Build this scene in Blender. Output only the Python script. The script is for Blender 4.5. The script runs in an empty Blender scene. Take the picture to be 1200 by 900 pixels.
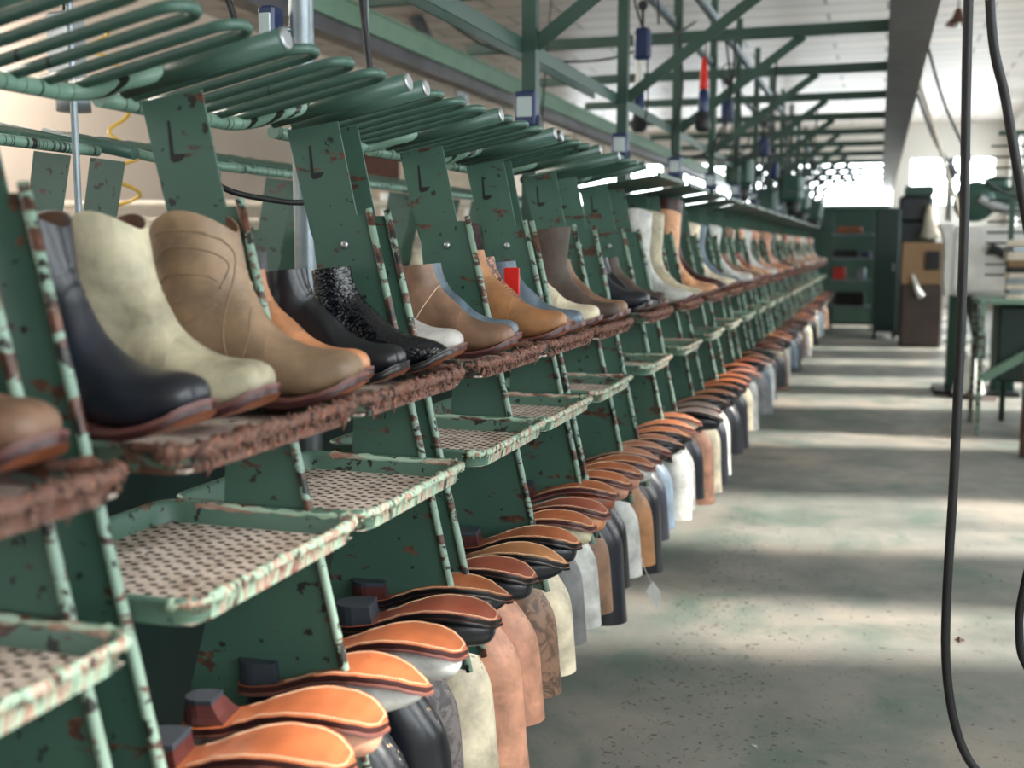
import bpy, math, random
from mathutils import Vector, Matrix
R = math.radians
PI = math.pi
random.seed(7)
scene = bpy.context.scene
COL = scene.collection

# ------------------------------------------------------------------ helpers
class MB:
    def __init__(s):
        s.v = []; s.f = []; s.m = []; s.sm = []
    def add(s, vs, fs, mi=0, smooth=False):
        o = len(s.v)
        s.v += [tuple(p) for p in vs]
        for f in fs:
            s.f.append(tuple(i + o for i in f)); s.m.append(mi); s.sm.append(smooth)
    def box(s, c, d, rot=None, mi=0):
        x, y, z = d[0] / 2, d[1] / 2, d[2] / 2
        vs = [Vector((a * x, b * y, e * z)) for a in (-1, 1) for b in (-1, 1) for e in (-1, 1)]
        if rot is not None: vs = [rot @ v for v in vs]
        c = Vector(c)
        s.add([v + c for v in vs], [(0, 1, 3, 2), (4, 6, 7, 5), (0, 4, 5, 1), (2, 3, 7, 6), (0, 2, 6, 4), (1, 5, 7, 3)], mi)
        return s
    def bbox(s, c, d, b=.004, rot=None, mi=0):
        # bevelled box: 3 stacked octagon-like outlines
        x, y, z = d[0] / 2, d[1] / 2, d[2] / 2
        b = min(b, x * .9, y * .9, z * .9)
        def ring(ix, zz):
            X, Y = x - ix, y - ix
            return [Vector(p) for p in ((X - b, -Y, zz), (X, -Y + b, zz), (X, Y - b, zz), (X - b, Y, zz), (-X + b, Y, zz), (-X, Y - b, zz), (-X, -Y + b, zz), (-X + b, -Y, zz))]
        rs = [ring(b, -z), ring(0, -z + b), ring(0, z - b), ring(b, z)]
        if rot is not None: rs = [[rot @ p for p in r] for r in rs]
        c = Vector(c)
        s.loft([[p + c for p in r] for r in rs], caps=True, mi=mi, smooth=False)
        return s
    def loft(s, rings, caps=True, mi=0, smooth=True, closed=True, c0=True, c1=True):
        n = len(rings[0]); vs = [p for r in rings for p in r]; fs = []
        for i in range(len(rings) - 1):
            for j in range(n if closed else n - 1):
                k = (j + 1) % n
                fs.append((i * n + j, i * n + k, (i + 1) * n + k, (i + 1) * n + j))
        s.add(vs, fs, mi, smooth)
        if caps:
            o = len(s.v) - len(vs)
            if c0: s.f.append(tuple(o + j for j in reversed(range(n)))); s.m.append(mi); s.sm.append(False)
            if c1: s.f.append(tuple(o + (len(rings) - 1) * n + j for j in range(n))); s.m.append(mi); s.sm.append(False)
        return s
    def tube(s, path, r, seg=10, mi=0, caps=True, closed=False, jit=0.0, rnd=None):
        P = [Vector(p) for p in path]; n = len(P)
        rad = r if isinstance(r, (list, tuple)) else [r] * n
        def tan(i):
            if closed: t = P[(i + 1) % n] - P[(i - 1) % n]
            else: t = P[min(i + 1, n - 1)] - P[max(i - 1, 0)]
            return t.normalized() if t.length > 1e-9 else Vector((0, 0, 1))
        t0 = tan(0); ref = Vector((0, 0, 1)) if abs(t0.z) < .9 else Vector((1, 0, 0))
        nrm = (ref - t0 * ref.dot(t0)).normalized(); rings = []
        for i in range(n):
            t = tan(i); nrm = (nrm - t * nrm.dot(t)).normalized(); b = t.cross(nrm)
            rr = []
            for j in range(seg):
                a = 2 * PI * j / seg; q = rad[i]
                if jit: q *= 1 + (rnd or random).uniform(-jit, jit)
                rr.append(P[i] + nrm * math.cos(a) * q + b * math.sin(a) * q)
            rings.append(rr)
        if closed: rings.append(rings[0])
        s.loft(rings, caps and not closed, mi, True)
        return s
    def lathe(s, prof, c=(0, 0, 0), seg=24, axis='z', mi=0, caps=True):
        c = Vector(c); rings = []
        for (r, h) in prof:
            rr = []
            for j in range(seg):
                a = 2 * PI * j / seg; p = (r * math.cos(a), r * math.sin(a), h)
                if axis == 'x': p = (h, p[0], p[1])
                if axis == 'y': p = (p[1], h, p[0])
                rr.append(c + Vector(p))
            rings.append(rr)
        s.loft(rings, caps, mi, True); return s
    def prism(s, poly, y0, y1, mi=0):
        # polygon in XZ extruded along Y
        n = len(poly)
        vs = [(x, y0, z) for x, z in poly] + [(x, y1, z) for x, z in poly]
        fs = [tuple(range(n)), tuple(reversed(range(n, 2 * n)))] + [(i, i + n, (i + 1) % n + n, (i + 1) % n) for i in range(n)]
        s.add(vs, fs, mi); return s
    def xf(s, M):
        s.v = [tuple(M @ Vector(p)) for p in s.v]; return s
    def merge(s, o, dm=0):
        k = len(s.v); s.v += o.v
        s.f += [tuple(i + k for i in f) for f in o.f]; s.m += [m + dm for m in o.m]; s.sm += o.sm
        return s
    def mesh(s, name, mats):
        me = bpy.data.meshes.new(name); me.from_pydata(s.v, [], s.f)
        for m in (mats if isinstance(mats, (list, tuple)) else [mats]): me.materials.append(m)
        me.polygons.foreach_set('material_index', s.m)
        me.polygons.foreach_set('use_smooth', s.sm)
        me.update(); return me
    def build(s, name, mats, parent=None, loc=None):
        return link(name, s.mesh(name, mats), parent, loc)

def link(name, me, parent=None, loc=None):
    o = bpy.data.objects.new(name, me); COL.objects.link(o)
    if parent: o.parent = parent
    if loc: o.location = loc
    return o
def tag(o, label, cat, group=None, kind=None):
    o['label'] = label; o['category'] = cat
    if group: o['group'] = group
    if kind: o['kind'] = kind
    return o
def thing(name, label, cat, loc=(0, 0, 0), rz=0, group=None):
    o = bpy.data.objects.new(name, None); COL.objects.link(o); o.empty_display_size = .05
    o.location = loc; o.rotation_euler = (0, 0, rz)
    return tag(o, label, cat, group)
def struct(name, mb, m, label, cat='structure'):
    o = mb.build(name, m); return tag(o, label, cat, kind='structure')
def copy_tree(o, parent=None):
    c = o.copy(); COL.objects.link(c)
    if parent: c.parent = parent
    for ch in list(o.children): copy_tree(ch, c)
    return c
def arc(c, r, a0, a1, n, plane='xz'):
    out = []
    for i in range(n + 1):
        a = a0 + (a1 - a0) * i / n; p = (r * math.cos(a), r * math.sin(a))
        if plane == 'xz': out.append((c[0] + p[0], c[1], c[2] + p[1]))
        elif plane == 'xy': out.append((c[0] + p[0], c[1] + p[1], c[2]))
        else: out.append((c[0], c[1] + p[0], c[2] + p[1]))
    return out
def smooth_path(pts, sub=6):
    P = [Vector(p) for p in pts]; out = []
    for i in range(len(P) - 1):
        a, b, c, d = P[max(i - 1, 0)], P[i], P[i + 1], P[min(i + 2, len(P) - 1)]
        for k in range(sub):
            t = k / sub
            out.append(.5 * ((2 * b) + (c - a) * t + (2 * a - 5 * b + 4 * c - d) * t * t + (-a + 3 * b - 3 * c + d) * t ** 3))
    out.append(P[-1]); return out
def s2l(c):
    return tuple(((v / 255) / 12.92 if v / 255 <= .04045 else ((v / 255 + .055) / 1.055) ** 2.4) for v in c) + (1,)

# ------------------------------------------------------------------ materials
class NT:
    def __init__(s, name):
        s.m = bpy.data.materials.new(name); s.m.use_nodes = True; s.t = s.m.node_tree
        s.b = s.t.nodes['Principled BSDF']
    def n(s, typ, **k):
        nd = s.t.nodes.new(typ)
        for a, b in k.items():
            if a in nd.inputs.keys(): nd.inputs[a].default_value = b
            else: setattr(nd, a, b)
        return nd
    def l(s, a, b): s.t.links.new(a, b)
    def coords(s, scale=(1, 1, 1), rnd=False, loc=(0, 0, 0)):
        tc = s.n('ShaderNodeTexCoord'); mp = s.n('ShaderNodeMapping')
        mp.inputs['Scale'].default_value = scale; mp.inputs['Location'].default_value = loc
        if rnd:
            oi = s.n('ShaderNodeObjectInfo'); va = s.n('ShaderNodeVectorMath', operation='ADD')
            mu = s.n('ShaderNodeMath', operation='MULTIPLY'); mu.inputs[1].default_value = 37.0
            s.l(oi.outputs['Random'], mu.inputs[0]); s.l(tc.outputs['Object'], va.inputs[0]); s.l(mu.outputs[0], va.inputs[1])
            s.l(va.outputs[0], mp.inputs[0])
        else: s.l(tc.outputs['Object'], mp.inputs[0])
        return mp.outputs[0]
    def noise(s, vec, scale, detail=4, rough=.55, dist=0):
        nd = s.n('ShaderNodeTexNoise'); s.l(vec, nd.inputs['Vector'])
        nd.inputs['Scale'].default_value = scale; nd.inputs['Detail'].default_value = detail
        nd.inputs['Roughness'].default_value = rough; nd.inputs['Distortion'].default_value = dist
        return nd.outputs['Fac']
    def ramp(s, fac, stops, interp='LINEAR'):
        r = s.n('ShaderNodeValToRGB'); r.color_ramp.interpolation = interp
        e = r.color_ramp.elements
        while len(e) < len(stops): e.new(.5)
        for i, (p, c) in enumerate(stops):
            e[i].position = p; e[i].color = c if len(c) == 4 else s2l(c)
        s.l(fac, r.inputs[0]); return r.outputs[0]
    def mix(s, fac, a, b, bl='MIX'):
        m = s.n('ShaderNodeMix', data_type='RGBA', blend_type=bl)
        if isinstance(fac, float): m.inputs[0].default_value = fac
        else: s.l(fac, m.inputs[0])
        for i, q in ((6, a), (7, b)):
            if isinstance(q, tuple): m.inputs[i].default_value = q if len(q) == 4 else s2l(q)
            else: s.l(q, m.inputs[i])
        return m.outputs[2]
    def col(s, c):
        if isinstance(c, tuple): s.b.inputs['Base Color'].default_value = c if len(c) == 4 else s2l(c)
        else: s.l(c, s.b.inputs['Base Color'])
    def bump(s, h, strength=.2, dist=.01):
        b = s.n('ShaderNodeBump'); b.inputs['Strength'].default_value = strength; b.inputs['Distance'].default_value = dist
        s.l(h, b.inputs['Height']); s.l(b.outputs[0], s.b.inputs['Normal'])
    def set(s, rough=.5, metal=0, spec=.5):
        s.b.inputs['Roughness'].default_value = rough; s.b.inputs['Metallic'].default_value = metal
        s.b.inputs['Specular IOR Level'].default_value = spec; return s
B0, W0 = (0, 0, 0, 1), (1, 1, 1, 1)
def plain(name, c, rough=.5, metal=0, var=.12, scale=9, spec=.5):
    t = NT(name); v = t.coords(); f = t.noise(v, scale, 4)
    d = tuple(max(0, x * (1 - var)) for x in c); e = tuple(min(255, x * (1 + var)) for x in c)
    t.col(t.mix(f, d, e)); t.set(rough, metal, spec); return t.m

def paint(name, base, rust=.5, marks='none', rough=.45):
    t = NT(name); v = t.coords(rnd=True)
    f = t.noise(v, 5, 4); c = t.mix(f, tuple(x * .88 for x in base), tuple(min(255, x * 1.1) for x in base))
    if rust:
        n1 = t.noise(t.coords((1, 1, 2.4), rnd=True), 11, 6, .62, .4)
        mk = t.ramp(n1, [(rust, B0), (rust + .02, W0)])
        c = t.mix(mk, c, t.ramp(t.noise(v, 60, 3), [(.3, (38, 28, 27)), (.55, (84, 52, 40)), (.75, (120, 80, 62))]))
        n2 = t.noise(v, 38, 3); mk2 = t.ramp(n2, [(rust + .05, B0), (rust + .065, W0)])
        c = t.mix(mk2, c, (30, 32, 30))
    if marks in ('y', 'x'):
        # worn-through rings around a tube that lies along the axis
        sc = (1, 90, 1) if marks == 'y' else (60, 1, 1)
        if marks == 'y': sc = (.6, 120, .6)
        else: sc = (38, .8, .8)
        nn = t.noise(t.coords(sc, rnd=True), 1.0, 2.5, .6)
        th = .585 if marks == 'y' else .68
        mk = t.ramp(nn, [(th, B0), (th + .02, W0)])
        c = t.mix(mk, c, (26, 32, 31))
    t.col(c); t.set(rough); t.bump(t.noise(v, 90, 3), .15, .002)
    return t.m
GREEN = (60, 92, 80)
M = {}
M['plate'] = paint('green_plate_paint', GREEN, .70)
M['plate_low'] = paint('green_chipped_plate_paint', GREEN, .61)
M['rod'] = paint('green_chipped_rod_paint', (126, 152, 137), .525)
M['rail'] = paint('green_rail_paint', (116, 150, 133), 0, 'y', .35)
M['loop'] = paint('green_loop_paint', (62, 92, 82), .70, 'x', .35)
M['frame'] = paint('green_frame_paint', (46, 74, 65), .78)
M['ibeam'] = paint('pale_green_beam_paint', (106, 140, 118), .72)
M['lightgreen'] = paint('light_green_paint', (112, 144, 126), .66)
M['mach_green'] = paint('machine_green_paint', (42, 78, 68), .8)
M['deep_green'] = paint('cabinet_green_paint', (22, 48, 44), .85)
M['tray_pan'] = paint('tray_green_paint', (84, 116, 101), .58)
M['tray_grimy'] = paint('grimy_tray_paint', (74, 92, 80), .48)
M['galv'] = plain('galvanised_steel', (128, 138, 144), .4, .6, .3, 12)
M['steel'] = plain('worn_steel', (170, 175, 178), .35, .8, .15)
M['dark_metal'] = plain('dark_metal', (48, 52, 54), .5, .3)
M['gutter'] = plain('dark_grey_sheet_metal', (66, 66, 70), .32, .5, .75, 3.5)
M['black'] = plain('black_rubber', (13, 14, 18), .55)
M['white'] = plain('white_enamel', (215, 216, 212), .35)
M['offwhite'] = plain('cream_enamel', (205, 196, 180), .5)
M['wall'] = plain('cream_wall_plaster', (226, 210, 194), .8, 0, .03, .8)
M['wallgrey'] = plain('pale_wall_plaster', (214, 210, 202), .8, 0, .04, .8)
M['yellow'] = plain('yellow_hose', (220, 180, 60), .4)
M['blue'] = plain('blue_enamel', (22, 42, 84), .35)
M['red'] = plain('red_plastic', (205, 40, 34), .35)
M['brownmetal'] = plain('rusty_brown_metal', (78, 52, 44), .6, .2, .3, 20)
M['cardboard'] = plain('brown_cardboard', (140, 112, 82), .75, 0, .1, 6)
M['darkcard'] = plain('dark_brown_drum', (62, 50, 46), .6, 0, .25, 4)
M['caster'] = plain('grey_caster', (90, 92, 94), .5)
M['hole_dark'] = plain('hole_shade', (34, 28, 26), .9)  # shade inside the perforations, painted as dark hole walls
t = NT('fill_light_tube'); t.b.inputs['Emission Color'].default_value = (1, .93, .84, 1); t.b.inputs['Emission Strength'].default_value = 260; M['tube'] = t.m  # glow of the added fill lamps over the left bay
M['glass'] = None
t = NT('box_glass'); t.col((205, 222, 224)); t.set(.08); t.b.inputs['Transmission Weight'].default_value = .35; M['glass'] = t.m

# dusty perforated sheet
t = NT('dusty_sheet'); v = t.coords(rnd=True)
c = t.ramp(t.noise(v, 22, 6, .65), [(.3, (150, 134, 122)), (.5, (196, 182, 170)), (.7, (214, 203, 194))])
mk = t.ramp(t.noise(v, 55, 5, .7, .6), [(.60, B0), (.64, W0)]); c = t.mix(mk, c, (58, 46, 42))
t.col(c); t.set(.85); t.bump(t.noise(v, 150, 3), .5, .003); M['dust'] = t.m
# clean stainless dust for upper tray
# crusted glue and leather fluff
t = NT('crust'); v = t.coords(rnd=True)
c = t.ramp(t.noise(v, 70, 4, .7), [(.30, (24, 19, 24)), (.38, (58, 40, 40)), (.45, (112, 82, 72)), (.52, (142, 108, 94)), (.57, (86, 58, 54)), (.63, (168, 100, 72)), (.69, (176, 162, 146))])
t.col(c); t.set(.9); t.bump(t.noise(v, 260, 4, .7), .9, .004); M['crust'] = t.m
# lower tray rim: paint chips and glue
t = NT('tray_rim'); v = t.coords((1, 26, 6), rnd=True)
c = t.ramp(t.noise(v, 2.2, 3, .6), [(.36, (86, 56, 50)), (.42, (150, 180, 158)), (.50, (176, 200, 178)), (.55, (158, 112, 94)), (.62, (196, 184, 168)), (.68, (120, 74, 62))])
t.col(c); t.set(.7); t.bump(t.noise(t.coords((1, 2, 1), rnd=True), 120, 4), .6, .004); M['rim'] = t.m

# leathers
def leather(name, c, rough=.42, var=.22, sc=14, bump=.12, kind=None, spec=.5):
    t = NT(name); v = t.coords(rnd=True)
    f = t.noise(v, sc, 5, .6, .3)
    cc = t.mix(t.ramp(f, [(.32, B0), (.68, W0)]), tuple(x * (1 - var) for x in c), tuple(min(255, x * (1 + var * .6)) for x in c))
    if kind == 'snake':
        vo = t.n('ShaderNodeTexVoronoi'); vo.inputs['Scale'].default_value = 130; vo.feature = 'F1'
        t.l(t.coords((1, 1, 1.25)), vo.inputs['Vector'])
        cc = t.mix(t.ramp(vo.outputs['Distance'], [(.35, B0), (.62, W0)]), cc, tuple(x * .45 for x in c))
        t.bump(t.ramp(vo.outputs['Distance'], [(.1, W0), (.7, B0)]), .6, .0015)
    elif kind == 'marble':
        mk = t.ramp(t.noise(v, 26, 6, .7, 1.2), [(.45, B0), (.55, W0)]); cc = t.mix(mk, cc, tuple(min(255, x * 1.45) for x in c))
        t.bump(t.noise(v, 60, 3), .3, .002)
    else: t.bump(t.noise(v, 45, 4), bump, .004)
    t.col(cc); t.set(rough, 0, spec); return t.m
LC = {
 'navy': ((31, 35, 44), .34, None), 'beige': ((176, 168, 142), .5, None), 'taupe': ((136, 112, 88), .5, None),
 'tan': ((184, 126, 88), .42, None), 'black': ((20, 23, 29), .3, None), 'black snakeskin': ((22, 26, 34), .18, 'snake'),
 'light grey': ((176, 172, 168), .55, None), 'brown': ((126, 96, 76), .5, None), 'slate blue': ((92, 108, 122), .4, None),
 'golden tan': ((156, 110, 72), .5, None), 'tan snakeskin': ((186, 128, 98), .35, 'snake'), 'cream': ((214, 202, 176), .5, None),
 'dark brown': ((74, 62, 54), .6, None), 'white': ((188, 188, 184), .5, None), 'pale peach': ((216, 160, 120), .45, None),
 'dark red': ((78, 28, 30), .3, 'snake'), 'pink tan': ((196, 142, 116), .5, None), 'marbled brown': ((96, 74, 60), .5, 'marble'),
 'grey': ((112, 112, 114), .5, None), 'rust brown': ((132, 72, 50), .4, None), 'marbled grey': ((84, 78, 78), .5, 'marble'),
}
L = {k: leather('leather_' + k.replace(' ', '_'), v[0], v[1], kind=v[2], bump=.3 if k == 'dark brown' else .14) for k, v in LC.items()}
M['lining'] = leather('boot_lining', (92, 62, 46), .8)
M['lining_pale'] = leather('boot_lining_pale', (176, 150, 124), .8)
M['edge'] = plain('outsole_edge_stain', (58, 30, 30), .35)
M['edge_black'] = plain('outsole_edge_black', (18, 16, 18), .3)
def sole(name, c):
    t = NT(name); v = t.coords(rnd=True)
    cc = t.mix(t.ramp(t.noise(v, 9, 4), [(.35, B0), (.65, W0)]), tuple(x * .86 for x in c), tuple(min(255, x * 1.08) for x in c))
    mk = t.ramp(t.noise(v, 16, 6, .7, 1.5), [(.60, B0), (.68, (.45, .45, .45, 1))]); cc = t.mix(mk, cc, (110, 52, 34))
    t.col(cc); t.set(.34); t.bump(t.noise(v, 30, 3), .06, .003); return t.m
M['sole_orange'] = sole('leather_sole_orange', (172, 98, 62))
M['sole_red'] = sole('leather_sole_red', (150, 78, 58))
M['sole_natural'] = sole('leather_sole_natural', (176, 120, 78))
M['sole_dark'] = sole('leather_sole_dark', (88, 84, 88))
M['sole_pale'] = sole('leather_sole_pale', (176, 118, 96))
M['stitch'] = plain('cream_thread', (222, 196, 164), .7)
M['welt'] = plain('welt_brown', (104, 66, 62), .4, 0, .15, 30)
M['stack'] = plain('stacked_leather_heel', (70, 36, 34), .35, 0, .25, 60)
M['stack_tan'] = plain('tan_stacked_heel', (188, 132, 96), .4)
M['rubber'] = plain('heel_rubber', (44, 50, 58), .5)

# ------------------------------------------------------------------ the room
XL, XR, YB, YF, ZC = -8.0, 2.75, -5.0, 28.0, 4.25
t = NT('concrete_floor'); v = t.coords()
c = t.ramp(t.noise(v, .9, 6, .6), [(.3, (96, 104, 98)), (.5, (132, 132, 126)), (.7, (166, 156, 143))])
c = t.mix(t.ramp(t.noise(v, 2.3, 5, .6, .5), [(.5, B0), (.72, W0)]), c, (92, 112, 102))
c = t.mix(t.ramp(t.noise(v, 26, 6, .75, .8), [(.60, B0), (.66, (.55, .55, .55, 1))]), c, (62, 58, 54))
c = t.mix(t.ramp(t.noise(v, 120, 3, .7), [(.64, B0), (.68, W0)]), c, (66, 64, 62))
t.col(c); t.set(.5, 0, .4); t.bump(t.noise(v, 70, 5, .7), .35, .004); t.l(t.ramp(t.noise(v, 5, 4), [(.3, (.38,) * 3 + (1,)), (.7, (.62,) * 3 + (1,))]), t.b.inputs['Roughness'])
M['floor'] = t.m
t = NT('ceiling_panels')
br = t.n('ShaderNodeTexBrick'); br.offset = .37; br.inputs['Scale'].default_value = 1
t.l(t.coords(), br.inputs['Vector'])
br.inputs['Color1'].default_value = s2l((196, 184, 172)); br.inputs['Color2'].default_value = s2l((176, 168, 160)); br.inputs['Mortar'].default_value = s2l((84, 76, 70))
br.inputs['Mortar Size'].default_value = .022; br.inputs['Brick Width'].default_value = 1.9; br.inputs['Row Height'].default_value = .52; br.inputs['Mortar Smooth'].default_value = .2
t.col(br.outputs['Color']); t.set(.38, 0, .5); M['ceil'] = t.m

struct('floor', MB().box(((XL + XR) / 2, (YB + YF) / 2, -.05), (XR - XL + .4, YF - YB + .4, .1)), M['floor'], 'worn grey green concrete factory floor', 'floor')
struct('ceiling', MB().box(((XL + XR) / 2, (YB + YF) / 2, ZC + .05), (XR - XL + .4, YF - YB + .4, .1)), M['ceil'], 'pale panelled factory ceiling', 'ceiling')
struct('wall_left', MB().box((XL - .05, (YB + YF) / 2, ZC / 2), (.1, YF - YB, ZC)), M['wall'], 'plain cream wall left of the racks', 'wall')
def wall_openings(name, axis, at, a0, a1, ops, mat, label):
    """wall in the plane axis=at between a0..a1 with rectangular openings (lo, hi, zlo, zhi)"""
    mb = MB(); ops = sorted(ops); cur = a0
    def pc(lo, hi, z0, z1):
        if hi - lo < 1e-4 or z1 - z0 < 1e-4: return
        if axis == 'x': mb.box((at, (lo + hi) / 2, (z0 + z1) / 2), (.16, hi - lo, z1 - z0))
        else: mb.box(((lo + hi) / 2, at, (z0 + z1) / 2), (hi - lo, .16, z1 - z0))
    for lo, hi, z0, z1 in ops:
        pc(cur, lo, 0, ZC); pc(lo, hi, 0, z0); pc(lo, hi, z1, ZC); cur = hi
    pc(cur, a1, 0, ZC)
    struct(name, mb, mat, label, 'wall')
M['pane'] = None
t = NT('window_pane'); t.b.inputs['Roughness'].default_value = .0; t.b.inputs['Transmission Weight'].default_value = 1.0
t.b.inputs['IOR'].default_value = 1.0; t.b.inputs['Base Color'].default_value = (.97, .99, 1, 1); M['pane'] = t.m
wn = [0]
def window(axis, at, lo, hi, z0, z1, nm=2, portal=True):
    wn[0] += 1
    o = bpy.data.objects.new('window_%d' % wn[0], None); COL.objects.link(o)
    c = ((at, (lo + hi) / 2, (z0 + z1) / 2) if axis == 'x' else ((lo + hi) / 2, at, (z0 + z1) / 2))
    o.location = c; tag(o, 'bright factory window number %d with white frame' % wn[0], 'window', kind='structure')
    f = MB(); w, h = hi - lo, z1 - z0
    def bar(u, v, du, dv):
        f.box((0, u, v) if axis == 'x' else (u, 0, v), (.06, du, dv) if axis == 'x' else (du, .06, dv))
    for s_ in (-1, 1): bar(s_ * (w / 2 - .025), 0, .05, h - .01); bar(0, s_ * (h / 2 - .025), w - .1, .05)
    for i in range(1, nm): bar(-w / 2 + w * i / nm, 0, .035, h - .1)
    bar(0, h * .18, w - .1, .03)
    f.build('window_frame', M['white'], o)
    if portal:
        l = bpy.data.lights.new('window_portal', 'AREA'); l.shape = 'RECTANGLE'; l.size = w; l.size_y = h; l.cycles.is_portal = True
        lo_ = bpy.data.objects.new('window_portal', l); COL.objects.link(lo_); lo_.location = c
        if axis == 'x': lo_.rotation_euler = (R(90), 0, R(90) if at > 0 else R(-90))
        else: lo_.rotation_euler = (R(90), 0, R(180) if at < 5 else R(0))
        # area lights shine along -Z; turned to face into the room
        d = Vector((-1 if at > 0 else 1, 0, 0)) if axis == 'x' else Vector((0, -1 if at > 5 else 1, 0))
        lo_.rotation_euler = d.to_track_quat('-Z', 'Y').to_euler()
RW = [(-4, -2.4), (-1.5, .2), (1.0, 2.3), (4.35, 5.0), (5.75, 7.0), (8.6, 9.3), (10.6, 11.6), (12.2, 13.2), (14.4, 15.2), (16.4, 17.4), (18.6, 19.6), (21, 22.4), (23.6, 25), (25.8, 27.2)]
zr0, zr1 = 1.0, 3.8
wall_openings('wall_right', 'x', XR + .08, YB, YF, [(a, b, zr0, zr1) for a, b in RW], M['wallgrey'], 'pale wall with windows right of the machines')
for a, b in RW: window('x', XR + .08, a, b, zr0, zr1, 2)
FW = [(-7.7, -5.2), (-4.9, -2.4), (-2.1, .3), (.6, 2.5)]
wall_openings('wall_back', 'y', YF + .08, XL, XR, [(a, b, 2.35, 3.5) for a, b in FW], M['wallgrey'], 'far end wall with a band of windows')
for a, b in FW: window('y', YF + .08, a, b, 2.35, 3.5, 3)
BW = [(-7.8, -6.2)]  # added window, unseen behind the viewer, to light the left wall
wall_openings('wall_front', 'y', YB - .08, XL, XR, [(a, b, .8, 4.0) for a, b in BW], M['wallgrey'], 'near end wall behind the viewer with an added window lighting the left wall')
for a, b in BW: window('y', YB - .08, a, b, .8, 4.0, 2)

# ------------------------------------------------------------------ carts
def line(p, q, n): return [tuple(Vector(p).lerp(Vector(q), i / n)) for i in range(n + 1)]
def fx(z): return -.88 + (1.458 - z) * .225      # front edge of the leaning plates
TB = .418                                         # bay width between plates
def m_side_plate():
    mb = MB()
    up = [(-1.047, 1.614), (-.943, 1.628), (-.902, 1.43), (-.905, 1.40), (-.985, 1.38), (-1.003, 1.43)]
    mb.prism(list(reversed(up)), .0015, .0045)
    lo = [(-1.0, 1.459), (-.886, 1.459)] + [(fx(z) - .004, z) for z in (1.3, 1.1, .9, .75, .62)] + [(-.995, .66), (-.995, .72), (-.93, .95), (-.915, 1.15), (-.99, 1.36)]
    mb.prism(list(reversed(lo)), -.0015, .0015)
    return mb
def m_plate_slot():
    mb = MB(); y = -.0018
    mb.prism([(-1.002, 1.585), (-.998, 1.585), (-.993, 1.536), (-.972, 1.537), (-.980, 1.527), (-.994, 1.524), (-.999, 1.53)], y + .0022, y + .0030)
    return mb
def m_hole(x, z, r):
    mb = MB(); mb.lathe([(r, -.0022), (r, -.0012)], (x, 0, z), 12, 'y'); return mb
def m_bolt():
    mb = MB(); mb.lathe([(.008, 0), (.008, -.004), (.006, -.007), (.002, -.008)], (-.93, -.0015, 1.405), 12, 'y'); return mb
def m_rod():
    mb = MB(); P = [(fx(z) + .001, -.004, z) for z in (1.47, 1.3, 1.1, .9, .75, .62)]
    mb.tube(P, .0068, 10); return mb
def m_leg():
    mb = MB(); mb.box((-.985, 0, .38), (.030, .006, .60)); mb.box((-.971, .010, .38), (.004, .020, .60)); return mb
def m_wheel():
    mb = MB(); mb.lathe([(.006, -.010), (.022, -.010), (.026, -.007), (.026, .007), (.022, .010), (.006, .010)], (-.985, .0, .026), 20, 'y')
    mb.box((-.985, -.0165, .06), (.02, .003, .06)); mb.box((-.985, .0165, .06), (.02, .003, .06)); mb.box((-.985, 0, .0875), (.05, .04, .005)); return mb
def m_arm():
    mb = MB(); e = Vector((math.cos(R(11.5)), 0, math.sin(R(11.5)))); p = Vector((-1.075, 0, 1.635))
    mb.tube([p, p + e * .277], .0165, 16); return mb
def m_arm_cap():
    mb = MB(); e = Vector((math.cos(R(11.5)), 0, math.sin(R(11.5)))); p = Vector((-1.075, 0, 1.635)) + e * .277
    mb.tube([p, p + e * .003, p + e * .005], [.0157, .0157, .012], 16); return mb
def m_rail(low=False):
    """J-shaped base tube of a loop rack: runs along the bay, then turns out towards the aisle"""
    mb = MB(); e = Vector((math.cos(R(11.5)), 0, math.sin(R(11.5))))
    b = Vector((-1.125, 0, 1.622)) if not low else Vector((-1.0, 0, .655))
    L_ = TB - .06
    P = [b + Vector((0, y, 0)) for y in (-TB + .0, -TB * .8, -TB * .6, -TB * .4, -.10, -.08)]
    for i in range(1, 8):
        a = i / 8 * PI / 2; P.append(b + Vector((0, -.08 + .055 * math.sin(a), 0)) + e * (.055 * (1 - math.cos(a))))
    P.append(b + Vector((0, -.018, .004)) + e * .075); P.append(b + Vector((0, .001, .006)) + e * .13)
    mb.tube(P, .0125, 12); return mb
def m_loop(y, low=False, ln=.315):
    mb = MB(); e = Vector((math.cos(R(11.5)), 0, math.sin(R(11.5)))); up = Vector((-e.z, 0, e.x))
    b = (Vector((-1.125, 0, 1.622)) if not low else Vector((-1.0, 0, .655))) + up * .010 + Vector((0, y, 0))
    h = .029; P = [b + Vector((0, -h, 0)) + e * (ln - h) * i / 6 for i in range(7)]
    for i in range(1, 10):
        a = i / 10 * PI; P.append(b + e * (ln - h + h * math.sin(a)) + Vector((0, -h * math.cos(a), 0)))
    P += [b + Vector((0, h, 0)) + e * (ln - h) * (6 - i) / 6 for i in range(7)]
    mb.tube(P, .0082 if not low else .0075, 10); return mb
def round_rect(x0, x1, y0, y1, r, n=5):
    out = []
    for cx, cy, a in ((x1 - r, y1 - r, 0), (x0 + r, y1 - r, 90), (x0 + r, y0 + r, 180), (x1 - r, y0 + r, 270)):
        for i in range(n + 1):
            q = R(a + 90 * i / n); out.append((cx + r * math.cos(q), cy + r * math.sin(q)))
    return out
TX0, TX1 = -1.028, -.692
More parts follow.
